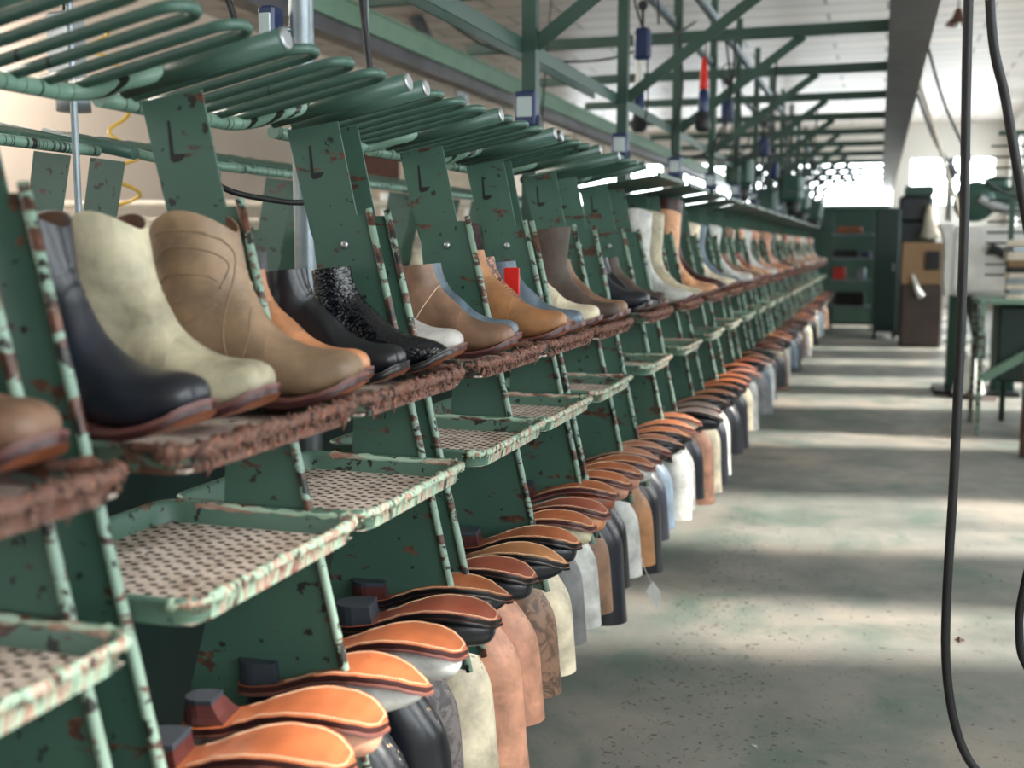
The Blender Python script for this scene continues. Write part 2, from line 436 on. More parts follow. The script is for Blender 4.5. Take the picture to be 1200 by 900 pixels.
def m_tray(z, dep=.03):
    """rolled-rim pan: rim, walls (slot 0) """
    mb = MB(); r = .035; y0, y1 = -TB, 0
    def ring(off, zz): return [(x, y, zz) for x, y in round_rect(TX0 + off, TX1 - off, y0 + off, y1 - off, r)]
    lip = []
    mb.loft([ring(.008, z - dep - .002), ring(.003, z - .006), ring(-.001, z - .004), ring(-.002, z), ring(.001, z + .003), ring(.005, z), ring(.007, z - .006), ring(.012, z - dep)], False, 0, True)
    for i, f in enumerate(mb.f):
        c = sum((Vector(mb.v[k]) for k in f), Vector()) / len(f)
        if c.x > TX1 - .006: mb.m[i] = 1
    return mb
def m_holed(z, dep=.03):
    mb = MB(); x0, x1, y0, y1 = TX0 + .011, TX1 - .011, -TB + .011, -.011
    nx, ny = 20, 16; dx, dy = (x1 - x0) / nx, (y1 - y0) / ny; zz = z - dep
    for i in range(nx):
        for j in range(ny):
            a, b = x0 + i * dx, y0 + j * dy
            o = (i % 2) * 0.0
            cx, cy = a + dx / 2, b + dy * (.5 + (.16 if i % 2 else -.16))
            rx, ry = dx * .40, dy * .20
            sq = [(a, b), (a + dx / 2, b), (a + dx, b), (a + dx, b + dy / 2), (a + dx, b + dy), (a + dx / 2, b + dy), (a, b + dy), (a, b + dy / 2)]
            hole = [(cx + rx * math.cos(q), cy + ry * math.sin(q)) for q in [R(225 + 45 * k) for k in range(8)]]
            vs = [(p[0], p[1], zz) for p in sq + hole] + [(p[0], p[1], zz - .0045) for p in hole]
            mb.add(vs[:16], [(k, (k + 1) % 8, 8 + (k + 1) % 8, 8 + k) for k in range(8)])
            mb.add(vs[8:], [(k, (k + 1) % 8, 8 + (k + 1) % 8, 8 + k) for k in range(8)], 1)
    return mb
def m_floorpan(z, dep=.03):
    mb = MB(); mb.box(((TX0 + TX1) / 2, -TB / 2, z - dep), (TX1 - TX0 - .024, TB - .024, .003)); return mb
def m_crust(z, seed, heavy=True):
    rn = random.Random(seed); mb = MB()
    P = [(x, y, z - .004) for x, y in round_rect(TX0 + .003, TX1 - .001, -TB + .003, -.003, .034, 6)]
    # front edge and the two front corners only
    pts = []
    y = -TB + .003
    for i in range(7):
        a = R(270 + 90 * i / 6); pts.append((TX1 - .035 + .034 * math.cos(a), -TB + .037 + .034 * math.sin(a), z - .004))
    for i in range(1, 34): pts.append((TX1 - .001 + rn.uniform(-.001, .001), -TB + .037 + (TB - .074) * i / 34, z - .004 + rn.uniform(-.001, .001)))
    for i in range(7):
        a = R(90 * i / 6); pts.append((TX1 - .035 + .034 * math.cos(a), -.037 + .034 * math.sin(a), z - .004))
    for i in range(1, 7): pts.append((TX1 - .035 - .04 * i, -.003, z - .004))
    rr = [(.0075 if heavy else .0056) * rn.uniform(.75, 1.35) for _ in pts]
    if heavy:
        for i in range(len(pts) - 6, len(pts)): rr[i] *= .6
    mb.tube(smooth_path(pts, 3), [rr[min(int(i / 3), len(rr) - 1)] * rn.uniform(.8, 1.25) for i in range(len(smooth_path(pts, 3)))], 9, jit=.3, rnd=rn)
    nb = 420 if heavy else 110
    for _ in range(nb):
        p = Vector(pts[rn.randrange(0, len(pts) - 7)])
        q = p + Vector((rn.uniform(-.016, .006), rn.uniform(-.006, .006), rn.uniform(-.016, .007) if heavy else rn.uniform(-.01, .003)))
        s_ = rn.uniform(.0012, .0038) * (1 if heavy else .7)
        d = Vector((rn.uniform(-.3, .3), rn.uniform(-1, 1), rn.uniform(-1.4, .5))) * s_ * rn.uniform(.6, 2.2)
        mb.tube([q - d, q - d * .3, q + d * .4, q + d], [s_ * .35, s_, s_ * .8, s_ * .25], 5, jit=.3, rnd=rn)
    if heavy:
        for _ in range(14):   # drips and threads
            p = Vector(pts[rn.randrange(4, len(pts) - 10)]); l_ = rn.uniform(.012, .035)
            mb.tube([p, p + Vector((rn.uniform(-.003, .006), rn.uniform(-.004, .004), -l_ * .6)), p + Vector((rn.uniform(-.004, .004), rn.uniform(-.004, .004), -l_))], [.004, .0022, .001], 5)
        for _ in range(120):  # shavings lying inside
            x = TX1 - .012 - abs(rn.gauss(0, .035)); yy = rn.uniform(-TB + .02, -.02); s_ = rn.uniform(.002, .006)
            a = rn.uniform(0, 6.28); d = Vector((math.cos(a), math.sin(a), 0)) * s_ * 1.6
            q = Vector((x, yy, z - .026 + s_ * .5)); mb.tube([q - d, q, q + d], [s_ * .3, s_ * .7, s_ * .3], 4, jit=.3, rnd=rn)
    return mb
def m_topshelf():
    mb = MB(); e = Vector((math.cos(R(8)), 0, math.sin(R(8))))
    c = Vector((-.96, -TB / 2, 1.645)); rot = Matrix.Rotation(-R(8), 3, 'Y')
    mb.bbox(c, (.34, TB + .16, .006), .002, rot); mb.bbox(c + rot @ Vector((.168, 0, .002)), (.012, TB + .16, .022), .004, rot)
    mb.bbox(c + rot @ Vector((-.168, 0, .002)), (.012, TB + .16, .022), .004, rot); return mb
def m_brace(low=False):
    mb = MB(); z = 1.12 if not low else .62
    mb.tube([(-.905 if not low else -.83, 0, z), (-.905 if not low else -.83, -TB, z)], .009, 10); return mb

ZU, ZL = 1.186, 1.016
ME = {}
def gm(key, fn, mats):
    if key not in ME: ME[key] = fn().mesh(key.rstrip('0123456789_'), mats)
    return ME[key]
def make_cart(nb, flat=False, detail=True):
    root = bpy.data.objects.new('shoe_rack_cart', None); COL.objects.link(root); root.empty_display_size = .05
    for p in range(nb + 1):
        off = (0, -p * (TB + .012), 0)
        o = link('side_plate', gm('side_plate', m_side_plate, M['plate_low']), root, off)
        link('slot', gm('slot', m_plate_slot, M['black']), o)
        if not flat:
            for q_, hh in enumerate(((-.925, 1.305, .005), (-.893, 1.31, .004), (-.955, 1.23, .004))):
                link('bolt_hole', gm('bolt_hole_%d' % q_, lambda: m_hole(*hh), M['black']), o)
        link('bolt', gm('bolt', m_bolt, M['steel']), o)
        link('edge_rod', gm('edge_rod', m_rod, M['rod']), root, off)
        link('leg', gm('leg', m_leg, M['brownmetal']), root, off)
        link('wheel', gm('wheel', m_wheel, M['caster']), root, off)
        if not flat:
            a = link('support_arm', gm('support_arm', m_arm, M['loop']), root, off)
            link('end_cap', gm('end_cap', m_arm_cap, M['steel']), a)
    for b in range(nb):
        off = (0, -b * (TB + .012) - .006, 0)
        if not flat:
            r_ = link('upper_rack_rail', gm('upper_rack_rail', m_rail, M['rail']), root, off)
            for i, y in enumerate((-.075, -.195, -.315)):
                link('rack_loop', gm('rack_loop_%d' % i, lambda: m_loop(y), M['loop']), root, off)
        else: link('top_shelf', gm('top_shelf', m_topshelf, M['frame']), root, off)
        link('lower_rack_rail', gm('lower_rack_rail', lambda: m_rail(True), M['rail']), root, off)
        for i, y in enumerate((-.14, -.285)):
            link('lower_rack_loop', gm('lower_rack_loop_%d' % i, lambda: m_loop(y, True, .335), M['loop']), root, off)
        u = link('upper_tray', gm('upper_tray', lambda: m_tray(ZU), [M['tray_grimy'], M['crust']]), root, off)
        link('tray_sheet', gm('tray_sheet_u', lambda: m_floorpan(ZU, .028), M['dust']), u)
        k = (b + len(CARTS)) % 3
        link('glue_crust', gm('glue_crust_%d' % k, lambda: m_crust(ZU, 11 + k), M['crust']), u)
        l_ = link('lower_tray', gm('lower_tray', lambda: m_tray(ZL), [M['tray_pan'], M['rim']]), root, off)
        link('perforated_sheet', gm('perforated_sheet', lambda: m_holed(ZL), [M['dust'], M['hole_dark']]), l_)
        link('chipped_rim', gm('chipped_rim_%d' % k, lambda: m_crust(ZL, 31 + k, False), M['rim']), l_)
        link('cross_tube', gm('cross_tube', m_brace, M['loop']), root, off)
    CARTS.append(root); return root
CARTS = []
def nth(n):
    return '%d%s' % (n, 'th' if 10 <= n % 100 <= 20 else {1: 'st', 2: 'nd', 3: 'rd'}.get(n % 10, 'th'))
ORD = ['nearest', 'second', 'third', 'fourth', 'fifth', 'sixth', 'seventh', 'eighth', 'ninth', 'tenth', 'eleventh', 'twelfth', 'thirteenth', 'fourteenth', 'fifteenth', 'sixteenth', 'seventeenth', 'eighteenth', 'nineteenth', 'twentieth', 'twenty-first', 'twenty-second', 'twenty-third', 'twenty-fourth', 'twenty-fifth', 'twenty-sixth']
layout = [(.055, 2), (.995, 2), (1.935, 2), (2.86, 1), (3.54, 1)]
y = 4.25
while y < 16.2: layout.append((y, 1)); y += .71
proto = {}
for i, (near, nb) in enumerate(layout):
    flat = i > 4; key = (nb, flat)
    far = near + nb * (TB + .012)
    if key in proto and i > 4: c = copy_tree(proto[key]); CARTS.append(c)
    else: c = make_cart(nb, flat); proto.setdefault(key, c)
    c.location = (0, far, 0)
    what = 'tube loop top' if not flat else 'flat top'
    if i < 5: tag(c, 'chipped green boot cart with tube loops on top, %s in the aisle row' % ORD[i], 'cart', 'boot carts along the aisle')
    else: tag(c, 'green boot cart with a flat top shelf, %s in the aisle row' % ORD[i], 'cart', 'boot carts along the aisle')
REAR = []
rl = [(.30, 2), (1.27, 2), (2.33, 2), (3.3, 2), (4.27, 2), (5.24, 2), (6.2, 2), (7.2, 2), (8.2, 2), (9.2, 2), (10.2, 2), (11.2, 2), (12.2, 2)]
for i, (near, nb) in enumerate(rl):
    c = copy_tree(proto[(2, False)]); c.rotation_euler = (0, 0, PI); c.location = (-2.86, near + .07, 0)
    tag(c, 'green boot cart on the back side of the racks, %s from the camera' % (ORD[i]), 'cart', 'boot carts on the far side'); REAR.append(c)

o = thing('light_baffle', 'added long light-blocking dark green casing low between the two sides of the racks', 'baffle', (-1.43, 8.6, 0))  # added to keep the gaps dark and block light from the left
MB().box((0, 0, .50), (.16, 17.4, .98)).build('baffle_body', M['deep_green'], o)
MB().box((0, 0, 1.0), (.20, 17.4, .02)).build('baffle_top', M['mach_green'], o)
# ------------------------------------------------------------------ boots
def crom(rows, n):
    out = []; m = len(rows) - 1
    for i in range(n + 1):
        t_ = i / n * m; k = min(int(t_), m - 1); u = t_ - k
        a, b, c, d = rows[max(k - 1, 0)], rows[k], rows[k + 1], rows[min(k + 2, m)]
        out.append([.5 * ((2 * b[q]) + (c[q] - a[q]) * u + (2 * a[q] - 5 * b[q] + 4 * c[q] - d[q]) * u * u + (-a[q] + 3 * b[q] - 3 * c[q] + d[q]) * u ** 3) for q in range(len(b))])
    return out
FOOT = {
 'round': [(.284, .034, .286, .044, .010), (.279, .029, .281, .062, .027), (.264, .021, .263, .072, .037), (.236, .014, .232, .076, .044), (.205, .010, .200, .086, .048), (.17, .013, .172, .104, .046), (.13, .023, .152, .128, .041)],
 'point': [(.296, .030, .297, .035, .005), (.290, .026, .290, .048, .015), (.270, .020, .268, .061, .027), (.240, .014, .235, .072, .038), (.205, .010, .198, .085, .046), (.17, .013, .172, .102, .045), (.13, .023, .152, .126, .040)],
}
SHAFT = {
 'roper': [(.09, .038, .143, .152, .037), (.04, .043, .137, .172, .036), (.010, .048, .133, .188, .036), (.0, .075, .130, .200, .037), (.005, .105, .128, .212, .039), (.011, .140, .126, .224, .042), (.016, .18, .124, .238, .045), (.019, .22, .122, .250, .047), (.020, .262, .121, .262, .048)],
 'wide': [(.09, .038, .143, .152, .037), (.04, .043, .137, .172, .036), (.010, .048, .133, .188, .036), (-.002, .075, .130, .200, .038), (-.001, .105, .128, .212, .041), (.000, .140, .127, .224, .045), (-.002, .18, .126, .238, .048), (-.004, .22, .125, .250, .050), (-.006, .262, .124, .262, .052)],
 'ankle': [(.09, .038, .132, .148, .034), (.04, .043, .122, .160, .033), (.010, .048, .116, .170, .032), (.002, .075, .112, .178, .032), (.008, .105, .108, .188, .033), (.014, .140, .105, .198, .034), (.018, .17, .103, .208, .034), (.020, .20, .102, .216, .035), (.020, .225, .101, .225, .035)],
 'tall': [(.09, .038, .134, .150, .036), (.04, .043, .124, .170, .035), (.010, .048, .118, .188, .034), (-.002, .075, .114, .205, .037), (-.002, .105, .112, .222, .041), (-.004, .150, .114, .245, .046), (-.010, .21, .120, .275, .052), (-.016, .28, .128, .310, .055), (-.018, .345, .135, .345, .057)],
 'xtall': [(.09, .038, .134, .150, .036), (.04, .043, .124, .170, .035), (.010, .048, .118, .188, .034), (-.002, .075, .114, .205, .037), (-.002, .105, .112, .222, .041), (-.004, .150, .114, .250, .046), (-.012, .23, .122, .300, .053), (-.020, .33, .132, .370, .058), (-.022, .43, .140, .43, .060)],
}
SHAFT['hang'] = [(.09, .038, .142, .150, .038), (.042, .043, .148, .170, .037), (.016, .048, .160, .188, .036), (.012, .075, .172, .205, .040), (.022, .105, .182, .222, .045), (.034, .150, .192, .245, .050), (.046, .21, .198, .285, .055), (.052, .31, .202, .36, .058), (.056, .43, .206, .430, .060)]
SHAFT['hanglong'] = SHAFT['hang'][:-2] + [(.054, .36, .204, .42, .058), (.058, .50, .210, .50, .061)]
NR, NS = 34, 28
def boot_rings(style, toe, scal, sq=1.0):
    rows = crom(FOOT[toe] + SHAFT[style], NR); out = []
    for i, (bx, bz, tx, tz, w) in enumerate(rows):
        fl = max(0, 1 - i / 16)      # flat underside along the foot
        w2 = w * (1 if i < 15 else sq); ring = []
        kk = max(0, (i - NR + 7) / 7)
        for j in range(NS):
            a = 2 * PI * j / NS; u, v_ = math.cos(a), math.sin(a)
            if u < 0: u = -abs(u) ** (1 - .55 * fl)
            v_ = math.copysign(abs(v_) ** (1 - .18 * fl), v_)
            cx, cz = (bx + tx) / 2, (bz + tz) / 2; hx, hz = (tx - bx) / 2, (tz - bz) / 2
            x, z = cx + hx * u, cz + hz * u
            z += scal * kk ** 2 * (abs(v_) ** 1.6 - .35) * (1 if u > -2 else 0)
            if 17 < i < 26: x += .0022 * math.sin(j * 1.7 + i * 2.3) * (1 - abs(v_)); 
            ring.append(Vector((x, w2 * v_, z)))
        out.append(ring)
    return out
def sole_w(x, toe):
    if toe == 'round' and x > .225: return .0503 * math.sqrt(max(0, 1 - ((x - .225) / .067) ** 2.1))
    if toe == 'point' and x > .205: return .0475 * max(0, 1 - ((x - .205) / .096) ** 1.6) ** .72
    tb = [(0, .0), (.004, .016), (.012, .025), (.03, .031), (.06, .033), (.09, .0305), (.12, .033), (.155, .043), (.19, .0505), (.22, .0500), (.245, .0455), (.265, .037), (.280, .024), (.288, .012), (.292, .0)]
    if toe == 'point': tb = [(0, .0), (.004, .016), (.012, .025), (.03, .031), (.06, .033), (.09, .029), (.12, .031), (.155, .041), (.19, .0485), (.215, .0455), (.24, .038), (.265, .029), (.285, .018), (.297, .010), (.301, .0)]
    for k in range(len(tb) - 1):
        if tb[k][0] <= x <= tb[k + 1][0]:
            q = (x - tb[k][0]) / (tb[k + 1][0] - tb[k][0]); return tb[k][1] * (1 - q) + tb[k + 1][1] * q
    return 0
def sole_z(x):
    tb = [(0, .046), (.03, .044), (.07, .040), (.10, .031), (.13, .020), (.17, .0115), (.20, .010), (.235, .014), (.262, .021), (.282, .031), (.302, .040)]
    for k in range(len(tb) - 1):
        if tb[k][0] <= x <= tb[k + 1][0]:
            q = (x - tb[k][0]) / (tb[k + 1][0] - tb[k][0]); q = q * q * (3 - 2 * q) * .4 + q * .6
            return tb[k][1] * (1 - q) + tb[k + 1][1] * q
    return .03
def boot_sole(toe, x0=.0, grow=0.0045, th=.0095, dz=0.0):
    end = .292 if toe == 'round' else .301
    mb = MB(); N = 44; NW = 6; top = []; bot = []
    for i in range(N + 1):
        q = i / N; x = x0 + (end - x0) * (1 - (1 - q) ** 1.5) if x0 > 0 else end * (.5 - .5 * math.cos(PI * q)) 
        w = sole_w(min(x, end), toe) + (grow if 0 < q < 1 else 0)
        if x0 > 0 and i == 0: w = sole_w(x, toe)
        xx = x + (grow if q == 1 else 0)
        top.append((xx, w, sole_z(x) + .001 + dz)); bot.append((xx, w - .0005 if w > .001 else 0, sole_z(x) - th + dz))
    for arr, mi, flip in ((top, 0, False), (bot, 1, True)):
        vs = [(x, w * (2 * j / NW - 1), z - (.0015 * (1 - (2 * j / NW - 1) ** 2) if mi else 0)) for x, w, z in arr for j in range(NW + 1)]
        fs = []
        for i in range(N):
            for j in range(NW):
                a = i * (NW + 1) + j; f = (a, a + NW + 1, a + NW + 2, a + 1)
                fs.append(tuple(reversed(f)) if flip else f)
        mb.add(vs, fs, mi, True)
    for sgn in (-1, 1):
        vs = []; 
        for (x, w, z), (x2, w2, z2) in zip(top, bot):
            vs += [(x, sgn * w, z), (x2 , sgn * (w2 + (.0012 if w2 > .001 else 0)), (z + z2) / 2), (x2, sgn * w2, z2)]
        fs = []
        for i in range(N):
            for q in (0, 1):
                a = i * 3 + q; f = (a, a + 1, a + 4, a + 3); fs.append(f if sgn > 0 else tuple(reversed(f)))
        mb.add(vs, fs, 0, True)
    return mb
def boot_stitch(toe):
    mb = MB(); end = .292 if toe == 'round' else .301; pts = []
    for sgn in (1, -1):
        xs = [.085 + (end - .0045 - .085) * (1 - (1 - i / 60) ** 2.0) for i in range(61)]
        seg = [(x, sgn * max(0, sole_w(x, toe) - .0035), sole_z(x) - .0101) for x in xs]
        pts += seg if sgn > 0 else list(reversed(seg))
    P = [Vector(p) for p in pts]; acc = 0; pos = []
    for a, b in zip(P, P[1:]):
        d = (b - a).length
        if d < 1e-6: continue
        while acc < d: pos.append((a.lerp(b, acc / d), (b - a).normalized())); acc += .0052
        acc -= d
    for p, tt in pos:
        n = Vector((0, 0, 1)); s_ = tt.cross(n)
        vs = [p + tt * a * .0019 + s_ * b * .0009 + n * c * .0011 for a in (-1, 1) for b in (-1, 1) for c in (-1, 1)]
        mb.add(vs, [(0, 1, 3, 2), (4, 6, 7, 5), (0, 4, 5, 1), (2, 3, 7, 6), (0, 2, 6, 4), (1, 5, 7, 3)])
    return mb
def heel_ring(z, k, kx=1.0, n=10, L0=.072):
    """D-shaped heel outline, scaled by k, breast straight"""
    out = []; w = .0325 * k
    xb = L0 * kx
    for i in range(n + 1):
        a = R(90 + 180 * i / n); out.append(Vector((.036 * k + .0005 + (1 - k) * .012 + .036 * k * math.cos(a), w * math.sin(a), z)))
    out += [Vector((xb, -w * .93, z)), Vector((xb + .001, 0, z)), Vector((xb, w * .93, z))]
    return out
def boot_heel(kind):
    mb = MB(); cap = MB()
    if kind == 'slim': ks = [(.030, 1.0, 1), (.022, .86, .86), (.010, .72, .74), (.006, .68, .7)]
    else: ks = [(.0375, 1.0, 1), (.030, .99, .99), (.016, .97, .96), (.007, .96, .95)]
    mb.loft([heel_ring(z, k, kx) for z, k, kx in reversed(ks)], True, 0, False)
    z, k, kx = ks[-1]
    cap.loft([heel_ring(-.0005, k * .98, kx * .99), heel_ring(.001, k, kx), heel_ring(z, k, kx)], True, 0, False)
    return mb, cap
def boot_parts(style, toe, scal, mats, heel='block', sq=1.0, deco=None):
    """mats: vamp, shaft, edge, sole, lining, stack"""
    rg = boot_rings(style, toe, scal, sq); parts = []
    cut = 12
    v = MB(); v.loft(rg[:cut + 1], True, 0, True, c1=False)
    parts.append(('vamp', v, mats[0]))
    s_ = MB(); s_.loft(rg[cut:], False, 0, True)
    tp = rg[-1]; c = sum(tp, Vector()) / NS
    inn = [[p + (c - p).normalized() * d - Vector((0, 0, dz)) for p in tp] for d, dz in ((0, -.0008), (.0025, 0))]
    s_.loft([tp] + inn, False, 0, True); parts.append(('shaft', s_, mats[1]))
    li = MB(); rr = []
    for i in range(NR, 20, -1):
        c = sum(rg[i], Vector()) / NS; rr.append([p + (c - p).normalized() * .003 for p in rg[i]])
    li.loft(rr, True, 0, True, c0=False); parts.append(('lining', li, mats[4]))
    parts.append(('outsole', boot_sole(toe), [mats[2], mats[3]]))
    w = boot_sole(toe, 0, .006, .004, .0035); parts.append(('welt', w, [mats[2] if mats[2] is not M['edge'] else M['welt'], mats[3]]))
    h, cap = boot_heel(heel); parts.append(('heel', h, mats[5])); parts.append(('heel_cap', cap, M['rubber']))
    if deco:
        d = MB(); n = len(rg)
        def S(i, j):
            i0 = min(int(i), n - 2); fi = i - i0; j0 = int(math.floor(j)); fj = j - j0
            a = rg[i0][j0 % NS].lerp(rg[i0][(j0 + 1) % NS], fj); b = rg[i0 + 1][j0 % NS].lerp(rg[i0 + 1][(j0 + 1) % NS], fj)
            p = a.lerp(b, fi); c = sum(rg[i0], Vector()) / NS; return p + (p - c).normalized() * .0004
        for side in (1, -1):
            for cv in deco:
                P = smooth_path([(a, side * b, 0) for a, b in cv], 7); d.tube([S(p[0], p[1]) for p in P], .0012, 5)
        parts.append(('stitching', d, M['stitch'] if deco is SEAM else mats[1]))
    return parts
# ring index, angular index (NS/4 = 7 is the middle of the side)
WEST = [[(31, 12), (31.5, 8), (29, 4), (25, 2.6), (22.5, 4.2)], [(29, 12), (29.5, 9), (27, 5.5), (24, 4.2)], [(27, 12.5), (27, 9.5), (25, 6.5), (22.6, 5)], [(24.5, 12.5), (24.2, 9.5), (22.5, 7), (21, 5)], [(31, 3), (27, 1.5), (22, 2.5), (18.5, 5), (15.5, 9.5)], [(15.5, 2.2), (14.2, 5), (14.8, 9)], [(33, 10), (32, 5), (30.5, 2.5), (32, 4.6)]]
PLAINST = [[(20, 1), (17.5, 5), (15.5, 9), (14, 12)], [(20.4, 1), (17.9, 5), (15.9, 9)]]
SEAM = [[(21, .2), (20.5, 4), (20, 8), (19.4, 12)]]
STRAP = [[(18.5, .2), (18.5, 4), (18, 8), (17.2, 12)], [(19.6, .2), (19.6, 4), (19.2, 8), (18.4, 12)]]
BM = {}
def boot(style, vamp, shaft, loc, rz, label, group, inverted=False, toe='round', scal=0.0, heel='block', solec='orange', stitch=False, deco=None, edge='edge', tilt=0, sq=1.0, lining='lining', stack='stack', simple=False, size=1.0, yaw=None, cat='boot', roll=0):
    key = (style, toe, scal, vamp, shaft, heel, solec, edge, stitch, deco is not None and id(deco), sq, lining, stack, simple)
    if key not in BM:
        mats = (L[vamp], L[shaft], M[edge], M['sole_' + solec], M[lining], M[stack])
        ps = boot_parts(style, toe, scal, mats, heel, sq, None if simple else deco)
        if stitch and not simple: ps.append(('sole_stitching', boot_stitch(toe), M['stitch']))
        if simple:
            mb = MB(); ml = []
            for nm, b, m in ps:
                if nm in ('welt',): continue
                mb.merge(b, len(ml)); ml += m if isinstance(m, list) else [m]
            BM[key] = [('boot', mb.mesh('boot', ml))]
        else: BM[key] = [(nm, b.mesh(nm, m)) for nm, b, m in ps]
    ms = BM[key]
    if simple: o = link('boot', ms[0][1])
    else:
        o = bpy.data.objects.new('boot', None); COL.objects.link(o); o.empty_display_size = .03
        hl = None
        for nm, me in ms:
            if nm == 'heel_cap': link(nm, me, hl)
            else:
                q = link(nm, me, o)
                if nm == 'heel': hl = q
    o.scale = (size,) * 3
    # basis: local x points to the toe
    Mx = Matrix.Rotation(rz, 4, 'Z') @ Matrix.Rotation(R(-tilt), 4, 'Y')
    if inverted: Mx = Mx @ Matrix.Rotation(PI, 4, 'X')
    Mx = Mx @ Matrix.Rotation(roll, 4, 'X')
    o.rotation_euler = Mx.to_euler(); o.location = loc
    tag(o, label, cat, group); return o

SZ = ZU - .028 + .0022      # surface of the upper tray
TOE = {'round': .295, 'point': .304}
def shelf(y, style, vamp, label, shaft=None, toe='round', tx=-.73, rz=0, **k):
    k.setdefault('size', .88 if style == 'ankle' else 1.0); k.setdefault('tilt', 5.5)
    if k['tilt'] < 5: k['tilt'] = 5.5
    x = tx - k['size'] * TOE[toe] * math.cos(R(rz)); yy = y - k['size'] * TOE[toe] * math.sin(R(rz))
    return boot(style, vamp, shaft or vamp, (x, yy, SZ), R(rz), label, k.pop('group', 'boots standing on the aisle shelves'), toe=toe, **k)
shelf(.66, 'roper', 'rust brown', 'reddish brown boot half cut off by the left edge, on the nearest shelf', scal=.02)
shelf(.85, 'roper', 'brown', 'pinkish brown round toe boot at the far left, toe over the nearest encrusted shelf', scal=.02, tx=-.728)
shelf(1.09, 'wide', 'navy', 'dark navy pull-on boot with dark red sole edge, leftmost of three on the second shelf', scal=.028, tx=-.718)
shelf(1.245, 'roper', 'beige', 'pale beige pull-on boot between the navy boot and the stitched taupe boot', scal=.028, tx=-.722, tilt=2)
shelf(1.405, 'wide', 'taupe', 'taupe brown western boot with curved stitching on its wide shaft', scal=.036, tx=-.670, deco=WEST, rz=6)
shelf(1.535, 'ankle', 'tan', 'tan ankle boot with a smooth narrow shaft behind the taupe western boot', tx=-.725, tilt=4)
shelf(1.65, 'ankle', 'black', 'smooth black ankle boot between the tan and the black snakeskin boot', tx=-.715, edge='edge_black', tilt=5)
shelf(1.795, 'ankle', 'black snakeskin', 'glossy black ankle boot with snakeskin scales', tx=-.695, toe='point', edge='edge_black', tilt=6)
shelf(1.985, 'ankle', 'light grey', 'light grey ankle boot with a strap seam, just past the second cart', tx=-.74, deco=STRAP)
shelf(2.15, 'ankle', 'brown', 'brown ankle boot with a pale stitched seam across the instep', tx=-.69, deco=SEAM)
shelf(2.27, 'ankle', 'slate blue', 'slate blue ankle boot behind the brown stitched one', tx=-.72)
shelf(2.455, 'ankle', 'golden tan', 'golden tan ankle boot on the third cart', tx=-.660, size=1.0)
shelf(2.58, 'ankle', 'tan snakeskin', 'tan snakeskin ankle boot next to the golden tan one', tx=-.685, toe='point', size=.93)
shelf(2.69, 'ankle', 'slate blue', 'grey blue ankle boot beside a red panel, last on the third cart', tx=-.685)
shelf(2.93, 'ankle', 'cream', 'cream ankle boot, first on the fourth cart', tx=-.70)
shelf(3.14, 'tall', 'dark brown', 'dark brown tall boot with a wide scuffed shaft', tx=-.69, size=.84)
shelf(3.24, 'ankle', 'brown', 'dull brown ankle boot with a dark round toe behind the dark brown tall boot', tx=-.69)
shelf(3.64, 'roper', 'navy', 'navy blue boot with shiny shaft on the fifth cart', tx=-.70, edge='edge_black')
shelf(3.76, 'ankle', 'black', 'black ankle boot beside the navy one on the fifth cart', tx=-.69, toe='point', edge='edge_black')
shelf(3.88, 'ankle', 'dark brown', 'dark brown ankle boot at the far end of the fifth cart', tx=-.69)
shelf(4.31, 'xtall', 'white', 'tall white western boot, first of the four tall ones', tx=-.665, toe='point', scal=.03, size=.86)
shelf(4.57, 'xtall', 'beige', 'tall beige western boot with stitched shaft', tx=-.665, toe='point', scal=.03, deco=WEST, size=.86)
shelf(5.02, 'xtall', 'pale peach', 'tall peach tan western boot past the tall beige one', tx=-.665, toe='point', scal=.03, deco=WEST, size=.9)
shelf(5.28, 'xtall', 'dark red', 'very tall dark red snakeskin boot', tx=-.67, toe='point', scal=.02, edge='edge_black', size=1.05)
shelf(5.76, 'tall', 'cream', 'cream tall boot just past the dark red snakeskin boot', tx=-.67, toe='point', scal=.03)
shelf(5.98, 'tall', 'slate blue', 'blue grey tall boot, second past the dark red snakeskin boot', tx=-.67, toe='point', scal=.03)
# red panel between the snakeskin and the blue boot
tag(MB().bbox((-.885, 2.665, 1.255), (.06, .006, .19), .002).build('red_board', M['red']), 'red board standing between the tan snakeskin boot and the grey blue boot', 'board')
pal = ['cream', 'pale peach', 'rust brown', 'white', 'pink tan', 'light grey', 'tan', 'slate blue', 'golden tan', 'beige', 'white', 'dark red', 'pink tan', 'cream', 'brown', 'black']
rn = random.Random(5)
POS = ['first', 'second', 'third', 'fourth']
used = set()
for i, (near, nb) in enumerate(layout):
    if i < 8: continue
    for j in range(3):
        c = pal[(i * 3 + j * 2 + (i // 3)) % len(pal)]
        st = 'tall' if rn.random() < .75 else 'ankle'; tt = 'point' if rn.random() < .7 else 'round'
        shelf(near + .08 + .14 * j, st, c, '%s %s boot, %s on the shelf of the %s aisle cart' % (c, 'tall western' if st == 'tall' else 'ankle', POS[j], ORD[i]), tx=-.675 + rn.uniform(-.015, .02), toe=tt, scal=.03 if st == 'tall' else 0, simple=near > 7.5, rz=rn.uniform(-4, 4))

